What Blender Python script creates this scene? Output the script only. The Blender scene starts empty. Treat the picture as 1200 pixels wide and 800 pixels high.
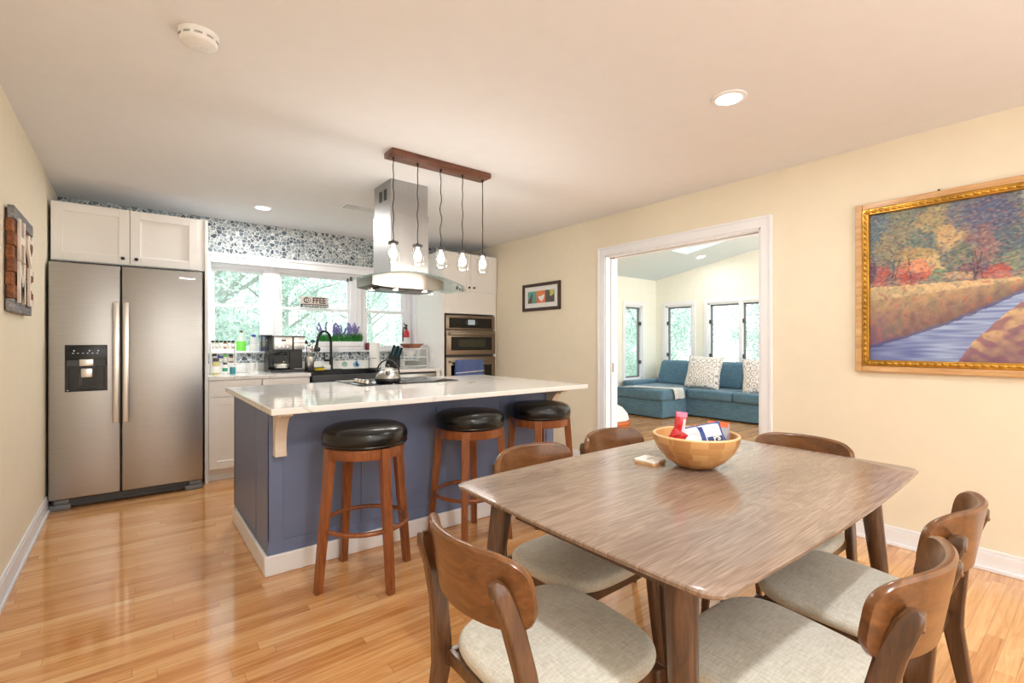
import bpy, bmesh, math, random
from mathutils import Vector, Matrix, noise, Quaternion
random.seed(7)
PI = math.pi
SC = bpy.context.scene
COL = SC.collection

# ------------------------------------------------------------------ colours / materials
def lin(c):
    return tuple(((v/255.)/12.92 if v/255. <= .04045 else ((v/255.+.055)/1.055)**2.4) for v in c)+(1.,)

class NT:
    def __init__(s, name):
        s.m = bpy.data.materials.new(name); s.m.use_nodes = True
        s.t = s.m.node_tree; s.t.nodes.clear()
        s.out = s.n('ShaderNodeOutputMaterial')
    def n(s, typ, **kw):
        nd = s.t.nodes.new(typ)
        for k, v in kw.items():
            if k.startswith('i_'):
                nd.inputs[k[2:].replace('_', ' ')].default_value = v
            else: setattr(nd, k, v)
        return nd
    def l(s, a, b): s.t.links.new(a, b)
    def bsdf(s, col=(.8,.8,.8,1), rough=.5, metal=0., **kw):
        b = s.n('ShaderNodeBsdfPrincipled')
        b.inputs['Base Color'].default_value = col
        b.inputs['Roughness'].default_value = rough
        b.inputs['Metallic'].default_value = metal
        for k, v in kw.items(): b.inputs[k].default_value = v
        s.l(b.outputs[0], s.out.inputs[0]); return b
    def math(s, op, a, b=None, c=None):
        nd = s.n('ShaderNodeMath', operation=op)
        for i, v in enumerate((a, b, c)):
            if v is None: continue
            if isinstance(v, (int, float)): nd.inputs[i].default_value = v
            else: s.l(v, nd.inputs[i])
        return nd.outputs[0]
    def ramp(s, fac, stops, interp='LINEAR'):
        r = s.n('ShaderNodeValToRGB'); r.color_ramp.interpolation = interp
        e = r.color_ramp.elements
        while len(e) < len(stops): e.new(.5)
        for i, (p, c) in enumerate(stops): e[i].position = p; e[i].color = c
        s.l(fac, r.inputs[0]); return r.outputs[0]
    def coords(s, scale=(1,1,1), rot=(0,0,0), kind='Object'):
        tc = s.n('ShaderNodeTexCoord'); mp = s.n('ShaderNodeMapping')
        mp.inputs['Scale'].default_value = scale; mp.inputs['Rotation'].default_value = rot
        s.l(tc.outputs[kind], mp.inputs[0]); return mp.outputs[0]
    def noise(s, vec, scale, detail=3, rough=.5, dist=0.):
        nd = s.n('ShaderNodeTexNoise'); nd.inputs['Scale'].default_value = scale
        nd.inputs['Detail'].default_value = detail; nd.inputs['Roughness'].default_value = rough
        nd.inputs['Distortion'].default_value = dist
        s.l(vec, nd.inputs['Vector']); return nd.outputs[0]
    def bump(s, b, h, strength=.2, dist=.01):
        nd = s.n('ShaderNodeBump'); nd.inputs['Strength'].default_value = strength
        nd.inputs['Distance'].default_value = dist
        s.l(h, nd.inputs['Height']); s.l(nd.outputs[0], b.inputs['Normal'])

def flat(name, rgb, rough=.5, metal=0., var=.03, **kw):
    """plain paint / plastic with a whisper of procedural variation"""
    t = NT(name); c = lin(rgb); b = t.bsdf(c, rough, metal, **kw)
    nz = t.noise(t.coords(), 9, 2)
    t.l(t.ramp(nz, [(.3, tuple(x*(1-var) for x in c[:3])+(1,)), (.7, tuple(min(1,x*(1+var)) for x in c[:3])+(1,))]), b.inputs['Base Color'])
    return t.m

def wood(name, dark, mid, light, axis=0, scale=1., rough=.35, coat=.3, fig=1.):
    t = NT(name); b = t.bsdf(rough=rough); b.inputs['Coat Weight'].default_value = coat
    b.inputs['Coat Roughness'].default_value = .15
    sc = [14*scale]*3; sc[axis] = 1.3*scale
    v = t.coords(tuple(sc))
    n1 = t.noise(v, 2.2, 5, .6, 1.2*fig); sc2 = [90*scale]*3; sc2[axis] = 4*scale
    n2 = t.noise(t.coords(tuple(sc2)), 2, 3, .6)
    f = t.math('ADD', t.math('MULTIPLY', n1, .75), t.math('MULTIPLY', n2, .25))
    t.l(t.ramp(f, [(.32, lin(dark)), (.5, lin(mid)), (.68, lin(light))]), b.inputs['Base Color'])
    t.bump(b, n2, .08, .002)
    return t.m

def glassy(name, tint=(1,1,1,1), refl=.08, rough=.0, haze=None):
    t = NT(name)
    tr = t.n('ShaderNodeBsdfTransparent'); tr.inputs[0].default_value = tint
    gl = t.n('ShaderNodeBsdfGlossy'); gl.inputs['Roughness'].default_value = rough
    fr = t.n('ShaderNodeLayerWeight'); fr.inputs[0].default_value = .5
    nz = t.noise(t.coords(), 3, 1)
    f = t.math('ADD', t.math('MULTIPLY', t.math('POWER', fr.outputs['Facing'], 4.), .8), t.math('MULTIPLY', nz, refl))
    mx = t.n('ShaderNodeMixShader'); t.l(f, mx.inputs[0]); t.l(tr.outputs[0], mx.inputs[1]); t.l(gl.outputs[0], mx.inputs[2])
    t.l(mx.outputs[0], t.out.inputs[0]); return t.m

def emit(name, rgb, strength):
    t = NT(name); e = t.n('ShaderNodeEmission'); e.inputs[1].default_value = strength
    nz = t.noise(t.coords(), 5, 1); c = lin(rgb)
    t.l(t.ramp(nz, [(0, c), (1, tuple(x*.97 for x in c[:3])+(1,))]), e.inputs[0])
    t.l(e.outputs[0], t.out.inputs[0]); return t.m

def fabric(name, rgb, rgb2, scale=900, rough=.9, bump=.25):
    t = NT(name); b = t.bsdf(rough=rough)
    b.inputs['Sheen Weight'].default_value = .2
    n1 = t.noise(t.coords((1, .12, 1)), scale*.35, 2); n2 = t.noise(t.coords((.12, 1, 1)), scale*.35, 2)
    n3 = t.noise(t.coords(), 6, 3)
    f = t.math('ADD', t.math('MULTIPLY', t.math('ADD', n1, n2), .4), t.math('MULTIPLY', n3, .2))
    t.l(t.ramp(f, [(.38, lin(rgb2)), (.6, lin(rgb))]), b.inputs['Base Color'])
    t.bump(b, f, bump, .002); return t.m

def steel(name, rgb, rough=.28, streak=(1, 1, 220), bump=.03, coatmul=1.):
    t = NT(name); b = t.bsdf(lin(rgb), rough, 1.)
    n = t.noise(t.coords(streak), 3, 4, .6)
    c = lin(rgb)
    t.l(t.ramp(n, [(.3, tuple(x*.9 for x in c[:3])+(1,)), (.7, tuple(min(1, x*1.08) for x in c[:3])+(1,))]), b.inputs['Base Color'])
    t.bump(b, n, bump, .002); return t.m

M = {}
M['wall'] = flat('cream_wall_paint', (235, 225, 203), .85, var=.012)
M['ceiling'] = flat('white_ceiling_paint', (232, 233, 236), .9, var=.01)
M['sun_wall'] = flat('pale_sunroom_paint', (244, 242, 230), .85, var=.012)
M['sun_ceiling'] = flat('sunroom_ceiling_paint', (222, 232, 236), .9, var=.01)
M['trim'] = flat('white_trim_paint', (240, 241, 245), .35, var=.01)
M['cabinet'] = flat('white_cabinet_paint', (240, 238, 235), .38, var=.01)
M['gap'] = flat('dark_gap', (20, 18, 17), .8)
M['black'] = flat('black_plastic', (14, 14, 15), .3)
M['matte_black'] = flat('matte_black_metal', (22, 22, 24), .42)
M['black_gloss'] = flat('black_glass_ceramic', (10, 11, 12), .04)
M['dark_grey'] = flat('dark_grey_plastic', (62, 62, 64), .45)
M['mid_grey'] = flat('mid_grey_plastic', (120, 122, 126), .4)
M['white_plastic'] = flat('white_plastic', (238, 238, 236), .35)
M['steel'] = steel('brushed_steel', (176, 174, 171), .38, (2, 2, 160), .02)
M['steel_light'] = steel('satin_steel_handle', (225, 222, 216), .33, (160, 160, 2), .01)
M['steel_hood'] = steel('hood_steel', (168, 167, 165), .36, (140, 140, 1), .03)
M['bronze_steel'] = steel('warm_steel', (146, 132, 116), .36, (2, 2, 160), .02)
M['chrome'] = flat('polished_steel', (215, 215, 215), .12, 1.)
M['jar_glass'] = glassy('clear_jar_glass', (.97, .98, .98, 1), .06)
M['pane'] = glassy('window_glass', (.97, 1, .99, 1), .03)
M['hood_glass'] = glassy('curved_hood_glass', (.84, .92, .91, 1), .10)
M['vinyl'] = NT('black_vinyl')
def _vinyl():
    t = M['vinyl']; b = t.bsdf(lin((12, 13, 14)), .24)
    t.bump(b, t.noise(t.coords(), 26, 4, .6), .25, .006); M['vinyl'] = t.m
_vinyl()
M['stool_wood'] = wood('reddish_brown_stool_wood', (100, 52, 24), (136, 76, 38), (162, 98, 54), 2, 1.2, .35)
M['walnut'] = wood('dark_walnut_stain', (58, 38, 24), (84, 56, 36), (110, 76, 50), 2, 1.1, .3)
M['walnut_x'] = wood('walnut_backrest_veneer', (84, 52, 28), (110, 70, 38), (134, 90, 52), 0, .9, .28, .3)
M['bar_wood'] = wood('pendant_bar_wood', (72, 36, 20), (104, 56, 32), (130, 76, 46), 0, 1.2, .4)
M['bamboo'] = None
M['linen'] = fabric('grey_beige_linen', (214, 212, 202), (188, 184, 170), 700)
M['sofa'] = fabric('teal_blue_sofa_fabric', (92, 128, 150), (66, 100, 124), 260)
M['throw'] = fabric('grey_white_throw', (214, 218, 218), (184, 190, 192), 200)
M['towel'] = fabric('blue_terry', (96, 118, 172), (66, 86, 140), 900, .95, .6)
M['island'] = flat('slate_blue_paint', (110, 124, 158), .40, var=.03)
M['corbel'] = flat('warm_white_corbel_paint', (228, 214, 198), .5)
M['oak_raw'] = wood('raw_frame_oak', (176, 132, 84), (206, 160, 108), (222, 182, 134), 1, 1., .4)
M['green'] = flat('bright_green_leaf', (40, 128, 44), .55, var=.3)
M['lavender'] = flat('lavender_flower', (128, 124, 178), .7, var=.2)
M['stem'] = flat('dark_green_stem', (48, 84, 52), .6)
M['red'] = flat('red_paint', (196, 30, 38), .3)
M['label_white'] = flat('label_white', (236, 234, 230), .5)
M['yellow'] = flat('yellow_sponge', (232, 196, 40), .9, var=.1)
M['teal'] = flat('teal_rubber', (38, 92, 104), .5)

def _floor():
    t = NT('oak_strip_floor'); b = t.bsdf(rough=.13)
    b.inputs['Coat Weight'].default_value = .5; b.inputs['Coat Roughness'].default_value = .06
    tc = t.n('ShaderNodeTexCoord'); sp = t.n('ShaderNodeSeparateXYZ'); t.l(tc.outputs['Object'], sp.inputs[0])
    x, y = sp.outputs[0], sp.outputs[1]
    W = .0572
    ys = t.math('DIVIDE', y, W); row = t.math('FLOOR', ys)
    wn = t.n('ShaderNodeTexWhiteNoise', noise_dimensions='1D'); t.l(row, wn.inputs['W'])
    xo = t.math('ADD', x, t.math('MULTIPLY', wn.outputs[0], 7.3)); xs = t.math('DIVIDE', xo, .85)
    col = t.math('FLOOR', xs)
    cb = t.n('ShaderNodeCombineXYZ'); t.l(row, cb.inputs[0]); t.l(col, cb.inputs[1])
    w2 = t.n('ShaderNodeTexWhiteNoise', noise_dimensions='3D'); t.l(cb.outputs[0], w2.inputs['Vector'])
    rnd = w2.outputs['Value']
    # grain, shifted per board
    gv = t.n('ShaderNodeCombineXYZ')
    t.l(t.math('ADD', t.math('MULTIPLY', x, 1.6), t.math('MULTIPLY', rnd, 37.)), gv.inputs[0])
    t.l(t.math('ADD', t.math('MULTIPLY', y, 26.), t.math('MULTIPLY', rnd, 91.)), gv.inputs[1])
    g1 = t.noise(gv.outputs[0], 1.3, 6, .62, 1.6)
    gv2 = t.n('ShaderNodeCombineXYZ')
    t.l(t.math('ADD', t.math('MULTIPLY', x, 6.), t.math('MULTIPLY', rnd, 11.)), gv2.inputs[0]); t.l(t.math('MULTIPLY', y, 190.), gv2.inputs[1])
    g2 = t.noise(gv2.outputs[0], 1.5, 3, .6)
    f = t.math('ADD', t.math('MULTIPLY', g1, .70), t.math('ADD', t.math('MULTIPLY', rnd, .22), t.math('MULTIPLY', g2, .12)))
    c = t.ramp(f, [(.28, lin((168, 104, 54))), (.42, lin((204, 144, 86))), (.56, lin((222, 168, 110))), (.75, lin((234, 194, 142)))])
    fy = t.math('FRACT', ys); fx = t.math('FRACT', xs)
    gy = t.math('LESS_THAN', t.math('MINIMUM', fy, t.math('SUBTRACT', 1., fy)), .018)
    gx = t.math('LESS_THAN', t.math('MINIMUM', fx, t.math('SUBTRACT', 1., fx)), .0016)
    gap = t.math('MAXIMUM', gy, gx)
    mx = t.n('ShaderNodeMix', data_type='RGBA'); t.l(t.math('MULTIPLY', gap, .45), mx.inputs[0])
    t.l(c, mx.inputs[6]); mx.inputs[7].default_value = lin((120, 70, 34))
    t.l(mx.outputs[2], b.inputs['Base Color'])
    wob = t.noise(t.coords((3, 9, 1)), 1.2, 2)
    t.bump(b, t.math('ADD', t.math('MULTIPLY', gap, -.3), wob), .04, .02)
    return t.m
M['floor'] = _floor()

def _pebble():
    t = NT('pebble_mosaic_tile'); b = t.bsdf(rough=.5)
    v = t.coords((1, 1, 1))
    vo = t.n('ShaderNodeTexVoronoi', feature='DISTANCE_TO_EDGE'); vo.inputs['Scale'].default_value = 27
    vc = t.n('ShaderNodeTexVoronoi', feature='F1'); vc.inputs['Scale'].default_value = 27
    for q in (vo, vc): q.inputs['Randomness'].default_value = .85; t.l(v, q.inputs['Vector'])
    sep = t.n('ShaderNodeSeparateColor'); t.l(vc.outputs['Color'], sep.inputs[0])
    st = t.ramp(sep.outputs[0], [(0, lin((66, 78, 90))), (.3, lin((112, 126, 136))), (.65, lin((146, 158, 164))), (1, lin((182, 190, 192)))])
    mask = t.ramp(vo.outputs[0], [(.035, (0,0,0,1)), (.075, (1,1,1,1))])
    mx = t.n('ShaderNodeMix', data_type='RGBA'); t.l(mask, mx.inputs[0]); mx.inputs[6].default_value = lin((226, 228, 226)); t.l(st, mx.inputs[7])
    t.l(mx.outputs[2], b.inputs['Base Color'])
    t.bump(b, t.ramp(vo.outputs[0], [(.03, (0,0,0,1)), (.3, (1,1,1,1))]), .6, .01)
    return t.m
M['pebble'] = _pebble()

def _quartz():
    t = NT('white_veined_quartz'); b = t.bsdf(rough=.07)
    n = t.noise(t.coords((1, 1.6, 1)), 1.4, 5, .55, 1.8)
    d = t.math('ABSOLUTE', t.math('SUBTRACT', n, .5))
    n2 = t.noise(t.coords(), .9, 2)
    d = t.math('ADD', d, t.math('MULTIPLY', t.math('MAXIMUM', t.math('SUBTRACT', n2, .5), 0.), .3))
    t.l(t.ramp(d, [(0, lin((196, 192, 186))), (.006, lin((228, 226, 222))), (.03, lin((240, 239, 236)))]), b.inputs['Base Color'])
    return t.m
M['quartz'] = _quartz()

def _tabletop():
    t = NT('walnut_tabletop'); b = t.bsdf(rough=.2)
    b.inputs['Coat Weight'].default_value = .35; b.inputs['Coat Roughness'].default_value = .14
    v = t.coords((1.0, 7, 1))
    n1 = t.noise(v, 1.7, 4, .55, 1.1)
    w = t.math('SINE', t.math('MULTIPLY', n1, 46.))
    n2 = t.noise(t.coords((5, 160, 1)), 1.5, 3)
    n3 = t.noise(t.coords((.6, 2.2, 1)), 1.2, 2)
    f = t.math('ADD', t.math('MULTIPLY', w, .035), t.math('ADD', t.math('MULTIPLY', n2, .4), t.math('MULTIPLY', n3, .6)))
    t.l(t.ramp(f, [(.36, lin((112, 92, 80))), (.5, lin((140, 120, 106))), (.64, lin((166, 146, 131)))]), b.inputs['Base Color'])
    return t.m
M['tabletop'] = _tabletop()

def _bamboo():
    t = NT('bamboo_strip_bowl'); b = t.bsdf(rough=.35)
    tc = t.n('ShaderNodeTexCoord'); sp = t.n('ShaderNodeSeparateXYZ'); t.l(tc.outputs['Object'], sp.inputs[0])
    a = t.math('ARCTAN2', sp.outputs[1], sp.outputs[0])
    z = t.math('MULTIPLY', sp.outputs[2], 42.)
    r = t.math('FLOOR', z)
    w1 = t.n('ShaderNodeTexWhiteNoise', noise_dimensions='1D'); t.l(r, w1.inputs['W'])
    aa = t.math('FLOOR', t.math('ADD', t.math('MULTIPLY', a, 2.6), t.math('MULTIPLY', w1.outputs[0], 9.)))
    cb = t.n('ShaderNodeCombineXYZ'); t.l(r, cb.inputs[0]); t.l(aa, cb.inputs[1])
    w2 = t.n('ShaderNodeTexWhiteNoise', noise_dimensions='3D'); t.l(cb.outputs[0], w2.inputs['Vector'])
    g = t.noise(t.coords((3, 3, 60)), 2, 3)
    f = t.math('ADD', t.math('MULTIPLY', w2.outputs['Value'], .6), t.math('MULTIPLY', g, .4))
    t.l(t.ramp(f, [(.2, lin((178, 122, 70))), (.5, lin((202, 150, 94))), (.8, lin((216, 168, 112)))]), b.inputs['Base Color'])
    return t.m
M['bamboo'] = _bamboo()

def _pillow():
    t = NT('medallion_print_cushion'); b = t.bsdf(rough=.9)
    v = t.coords((1, 1, 1), kind='Object')
    vo = t.n('ShaderNodeTexVoronoi', feature='F1'); vo.inputs['Scale'].default_value = 11; vo.inputs['Randomness'].default_value = .25
    t.l(v, vo.inputs['Vector'])
    ring = t.math('SINE', t.math('MULTIPLY', vo.outputs['Distance'], 17.))
    nn = t.noise(v, 40, 2)
    f = t.math('ADD', t.math('MULTIPLY', ring, .5), nn)
    t.l(t.ramp(f, [(.30, lin((232, 230, 226))), (.80, lin((224, 220, 218))), (.98, lin((138, 128, 142)))]), b.inputs['Base Color'])
    return t.m
M['pillow'] = _pillow()

def _leaf(name, a, b2, c):
    t = NT(name)
    ge = t.n('ShaderNodeNewGeometry')
    cr = t.ramp(ge.outputs['Random Per Island'], [(0, lin(a)), (.5, lin(b2)), (1, lin(c))])
    d = t.n('ShaderNodeBsdfDiffuse'); tr = t.n('ShaderNodeBsdfTranslucent')
    t.l(cr, d.inputs[0]); t.l(cr, tr.inputs[0])
    mx = t.n('ShaderNodeMixShader'); mx.inputs[0].default_value = .5
    t.l(d.outputs[0], mx.inputs[1]); t.l(tr.outputs[0], mx.inputs[2]); t.l(mx.outputs[0], t.out.inputs[0])
    return t.m
M['leaf'] = _leaf('washed_out_foliage', (184, 202, 192), (214, 225, 218), (244, 247, 244))  # overexposed, washed-out look of outdoors put into the pale leaf colours
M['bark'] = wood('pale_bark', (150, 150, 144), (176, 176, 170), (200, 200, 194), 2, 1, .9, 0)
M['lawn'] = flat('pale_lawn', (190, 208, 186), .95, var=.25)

# ------------------------------------------------------------------ mesh building
class B:
    def __init__(s): s.bm = bmesh.new(); s.mi = 0
    def _faces(s, fs):
        for f in fs: f.material_index = s.mi
    def box(s, x0, x1, y0, y1, z0, z1, mat=None, bev=0., seg=2):
        r = bmesh.ops.create_cube(s.bm, size=1.)
        vs = r['verts']
        for v in vs:
            v.co = Vector(((x0+x1)/2+v.co.x*(x1-x0), (y0+y1)/2+v.co.y*(y1-y0), (z0+z1)/2+v.co.z*(z1-z0)))
            if mat: v.co = mat @ v.co
        fs = set(f for v in vs for f in v.link_faces); s._faces(fs)
        if bev > 0:
            es = list(set(e for v in vs for e in v.link_edges))
            bmesh.ops.bevel(s.bm, geom=es, offset=bev, segments=seg, affect='EDGES', profile=.5, clamp_overlap=True)
        return s
    def loft(s, rings, cap0=True, cap1=True, closed=True):
        vr = [[s.bm.verts.new(p) for p in r] for r in rings]
        n = len(vr[0]); fs = []
        for a, b in zip(vr, vr[1:]):
            for i in range(n if closed else n-1):
                j = (i+1) % n
                try: fs.append(s.bm.faces.new((a[i], a[j], b[j], b[i])))
                except ValueError: pass
        if cap0: fs.append(s.bm.faces.new(list(reversed(vr[0]))))
        if cap1: fs.append(s.bm.faces.new(vr[-1]))
        s._faces(fs); return s
    def cyl(s, c, r, h, axis='z', seg=24, r2=None):
        c = Vector(c); r2 = r if r2 is None else r2
        A = {'z': (Vector((1,0,0)), Vector((0,1,0)), Vector((0,0,1))), 'x': (Vector((0,1,0)), Vector((0,0,1)), Vector((1,0,0))), 'y': (Vector((0,0,1)), Vector((1,0,0)), Vector((0,1,0)))}[axis]
        rg = []
        for rr, t in ((r, 0), (r2, h)):
            rg.append([c+A[2]*t+(A[0]*math.cos(2*PI*i/seg)+A[1]*math.sin(2*PI*i/seg))*rr for i in range(seg)])
        return s.loft(rg)
    def lathe(s, prof, c=(0,0,0), seg=32, sx=1., sy=1., cap0=True, cap1=True):
        c = Vector(c)
        return s.loft([[c+Vector((r*sx*math.cos(2*PI*i/seg), r*sy*math.sin(2*PI*i/seg), z)) for i in range(seg)] for r, z in prof], cap0, cap1)
    def tube(s, pts, r, seg=10, closed=False, radii=None, caps=True):
        pts = [Vector(p) for p in pts]; n = len(pts); rings = []
        up = None
        for i, p in enumerate(pts):
            if closed: d = pts[(i+1) % n]-pts[i-1]
            else: d = pts[min(i+1, n-1)]-pts[max(i-1, 0)]
            d.normalize()
            if up is None:
                up = Vector((0,0,1)) if abs(d.z) < .9 else Vector((1,0,0))
            a = d.cross(up)
            if a.length < 1e-5: a = d.orthogonal()
            a.normalize(); b = a.cross(d).normalized(); up = b
            rr = radii[i] if radii else r
            rings.append([p+(a*math.cos(2*PI*k/seg)+b*math.sin(2*PI*k/seg))*rr for k in range(seg)])
        if closed: rings.append(rings[0]); return s.loft(rings, False, False)
        return s.loft(rings, caps, caps)
    def torus(s, c, R, r, axis='z', n=40, seg=10):
        c = Vector(c); pts = []
        for i in range(n):
            a = 2*PI*i/n; u, v = R*math.cos(a), R*math.sin(a)
            pts.append(c+{'z': Vector((u,v,0)), 'x': Vector((0,u,v)), 'y': Vector((u,0,v))}[axis])
        return s.tube(pts, r, seg, True)
    def bar(s, p0, p1, w0, d0, w1=None, d1=None, xdir=(1,0,0), bev=0.):
        """rectangular bar between two points, w along xdir, d across"""
        p0, p1 = Vector(p0), Vector(p1); w1 = w1 or w0; d1 = d1 or d0
        ax = (p1-p0).normalized(); x = Vector(xdir); x = (x-ax*x.dot(ax)).normalized(); y = ax.cross(x)
        rg = [[p+x*(sx*w/2)+y*(sy*d/2) for sx, sy in ((-1,-1),(1,-1),(1,1),(-1,1))] for p, w, d in ((p0, w0, d0), (p1, w1, d1))]
        return s.loft(rg)
    def prism(s, poly, axis, a0, a1):
        def mk(p, a):
            return Vector({'x': (a, p[0], p[1]), 'y': (p[0], a, p[1]), 'z': (p[0], p[1], a)}[axis])
        return s.loft([[mk(p, a0) for p in poly], [mk(p, a1) for p in poly]])
    def sphere(s, c, r, sx=1, sy=1, sz=1, seg=20, rg=12):
        prof = [(r*math.sin(PI*(i+.0)/rg) if 0 < i < rg else r*.02, -r*math.cos(PI*i/rg)) for i in range(rg+1)]
        c = Vector(c)
        return s.loft([[c+Vector((q*sx*math.cos(2*PI*i/seg), q*sy*math.sin(2*PI*i/seg), z*sz)) for i in range(seg)] for q, z in prof])
    def pad(s, outline, z0, z1, edge=.015, dome=.012, n=5):
        """cushion from a closed 2-D outline, soft edges, domed top"""
        cx = sum(p[0] for p in outline)/len(outline); cy = sum(p[1] for p in outline)/len(outline)
        R = max(math.hypot(p[0]-cx, p[1]-cy) for p in outline)
        def ring(inset, z):
            k = 1-inset/R
            return [Vector((cx+(p[0]-cx)*k, cy+(p[1]-cy)*k, z)) for p in outline]
        rg = [ring(edge, z0)]
        for i in range(1, n): a = PI/2*i/n; rg.append(ring(edge*(1-math.sin(a)), z0+edge*(1-math.cos(a))))
        for i in range(n+1): a = PI/2*i/n; rg.append(ring(edge*(1-math.cos(a)), z1-dome-edge*(1-math.sin(a))))
        for i in range(1, 8):
            t = i/8; rg.append(ring(edge+(R-edge)*t, z1-dome+dome*(1-(1-t)**2.2)))
        return s.loft(rg)
    def clean(s):
        bmesh.ops.recalc_face_normals(s.bm, faces=s.bm.faces[:]); return s
    def mesh(s, name, mats, smooth=40):
        s.clean(); me = bpy.data.meshes.new(name); s.bm.to_mesh(me); s.bm.free()
        for m in (mats if isinstance(mats, (list, tuple)) else [mats]): me.materials.append(m)
        if smooth:
            for p in me.polygons: p.use_smooth = True
            me.set_sharp_from_angle(angle=math.radians(smooth))
        return me

def link(name, me, parent=None, loc=None, rz=0., bev=0.):
    o = bpy.data.objects.new(name, me); COL.objects.link(o)
    if parent: o.parent = parent
    if loc: o.location = loc
    if rz: o.rotation_euler = (0, 0, rz)
    if bev:
        md = o.modifiers.new('bevel', 'BEVEL'); md.width = bev; md.segments = 2; md.limit_method = 'ANGLE'; md.angle_limit = math.radians(50)
    return o
def P(name, b, mat, parent, smooth=40, bev=0., loc=None, rz=0., label=None, kind=None):
    o = link(name, b.mesh(name, mat, smooth), parent, loc, rz, bev)
    if label: o['label'] = label
    if kind: o['kind'] = kind
    return o
def T(name, label, cat, loc=(0,0,0), rz=0., group=None):
    o = bpy.data.objects.new(name, None); COL.objects.link(o); o.location = loc; o.rotation_euler = (0,0,rz)
    o.empty_display_size = .05
    o['label'] = label; o['category'] = cat
    if group: o['group'] = group
    return o
def ONE(name, b, mat, label, cat, loc=(0,0,0), rz=0., group=None, smooth=40, bev=0.):
    o = link(name, b.mesh(name, mat, smooth), None, loc, rz, bev)
    o['label'] = label; o['category'] = cat
    if group: o['group'] = group
    return o
def S(name, b, mat, bev=0., smooth=30, parent=None):
    o = link(name, b.mesh(name, mat, smooth), parent, None, 0, bev)
    if not parent: o['kind'] = 'structure'
    return o
def SE(name, loc=(0,0,0)):
    o = bpy.data.objects.new(name, None); COL.objects.link(o); o.location = loc; o['kind'] = 'structure'; return o
def dup(root, loc=None, rz=None, label=None, group=None):
    r = root.copy(); COL.objects.link(r)
    if loc is not None: r.location = loc
    if rz is not None: r.rotation_euler = (0, 0, rz)
    if label: r['label'] = label
    if group: r['group'] = group
    for ch in list(root.children):
        c = ch.copy(); COL.objects.link(c); c.parent = r
        for g in list(ch.children):
            d = g.copy(); COL.objects.link(d); d.parent = c
    return r
def text(name, body, size, depth, mat, parent, mtx, align='CENTER', bold=0., sx=1.):
    cu = bpy.data.curves.new(name, 'FONT'); cu.body = body; cu.size = size; cu.extrude = depth; cu.align_x = align; cu.align_y = 'CENTER'; cu.offset = bold
    tmp = bpy.data.objects.new(name, cu); COL.objects.link(tmp)
    dg = bpy.context.evaluated_depsgraph_get(); dg.update()
    me = bpy.data.meshes.new_from_object(tmp.evaluated_get(dg))
    bpy.data.objects.remove(tmp)
    me.transform(mtx @ Matrix.Diagonal((sx, 1, 1, 1))); me.materials.clear(); me.materials.append(mat)
    return link(name, me, parent)
RX = Matrix.Rotation(PI/2, 4, 'X')                 # text upright, facing -Y
def rot(axis, a): return Matrix.Rotation(a, 4, axis)
def TR(x, y, z): return Matrix.Translation((x, y, z))

# ================================================================== THE SETTING
WX0, WX1, WY0, WY1, H = -.49, 3.60, -2.8, 5.52, 2.44
SX1, SY1, SY0 = 8.2, 5.72, -1.2
def sceil(y): return 2.447+.1687*(SY1-y)

S('floor', B().box(WX0-.1, SX1+.1, WY0-.1, SY1+.1, -.06, 0), M['floor'])
S('ceiling', B().box(WX0-.15, WX1+.02, WY0-.15, WY1+.22, H, H+.08), M['ceiling'])
S('wall_left', B().box(WX0-.12, WX0, WY0-.1, WY1+.15, 0, H+.02), M['wall'])
S('wall_front', B().box(WX0-.1, WX1+.1, WY0-.12, WY0, 0, H+.02), M['wall'])
# right wall with the wide doorway
DY0, DY1, DZ, WT = 1.615, 3.085, 2.055, .15
b = B()
b.box(WX1, WX1+.01, WY0-.1, DY0, 0, H+.01); b.box(WX1, WX1+.01, DY1, WY1+.3, 0, H+.01); b.box(WX1, WX1+.01, DY0, DY1, DZ, H+.01)
S('wall_right', b, M['wall'])
b = B()
for y0, y1, z0 in ((SY0-.1, DY0, 0), (DY0, DY1, DZ), (DY1, SY1+.1, 0)):
    b.prism([(y0, z0), (y1, z0), (y1, sceil(y1)+.05), (y0, sceil(y0)+.05)], 'x', WX1+.01, WX1+WT)
S('wall_inner', b, M['sun_wall'])
# casing, jamb lining, pocket door track
b = B()
cw, ct = .082, .018
for x0, x1 in ((WX1-ct, WX1), (WX1+WT, WX1+WT+ct)):
    b.box(x0, x1, DY0-cw, DY0, 0, DZ+cw); b.box(x0, x1, DY1, DY1+cw, 0, DZ+cw); b.box(x0, x1, DY0, DY1, DZ, DZ+cw)
for x0, x1 in ((WX1-ct-.008, WX1-ct),):
    b.box(x0, x1, DY0-cw, DY0-cw+.02, 0, DZ+cw); b.box(x0, x1, DY1+cw-.02, DY1+cw, 0, DZ+cw); b.box(x0, x1, DY0-cw+.02, DY1+cw-.02, DZ+cw-.02, DZ+cw)
tr = SE('trim_1')
P('casing', b, M['trim'], tr, bev=.003)
b = B(); jt = .014
for y0, y1 in ((DY1-jt, DY1), (DY0, DY0+jt)):
    b.box(WX1-.01, WX1+.055, y0, y1, 0, DZ); b.box(WX1+.095, WX1+WT+.01, y0, y1, 0, DZ)
b.box(WX1-.01, WX1+.055, DY0, DY1, DZ-jt, DZ); b.box(WX1+.095, WX1+WT+.01, DY0, DY1, DZ-jt, DZ)
P('jamb', b, M['trim'], tr, bev=.002)
P('pocket_door_edge', B().box(WX1+.058, WX1+.092, DY1-.03, DY1+.001, 0, DZ-.02), M['trim'], tr)
P('door_pull', B().box(WX1+.066, WX1+.084, DY1-.034, DY1-.028, .93, 1.02), M['bronze_steel'], tr)
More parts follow.
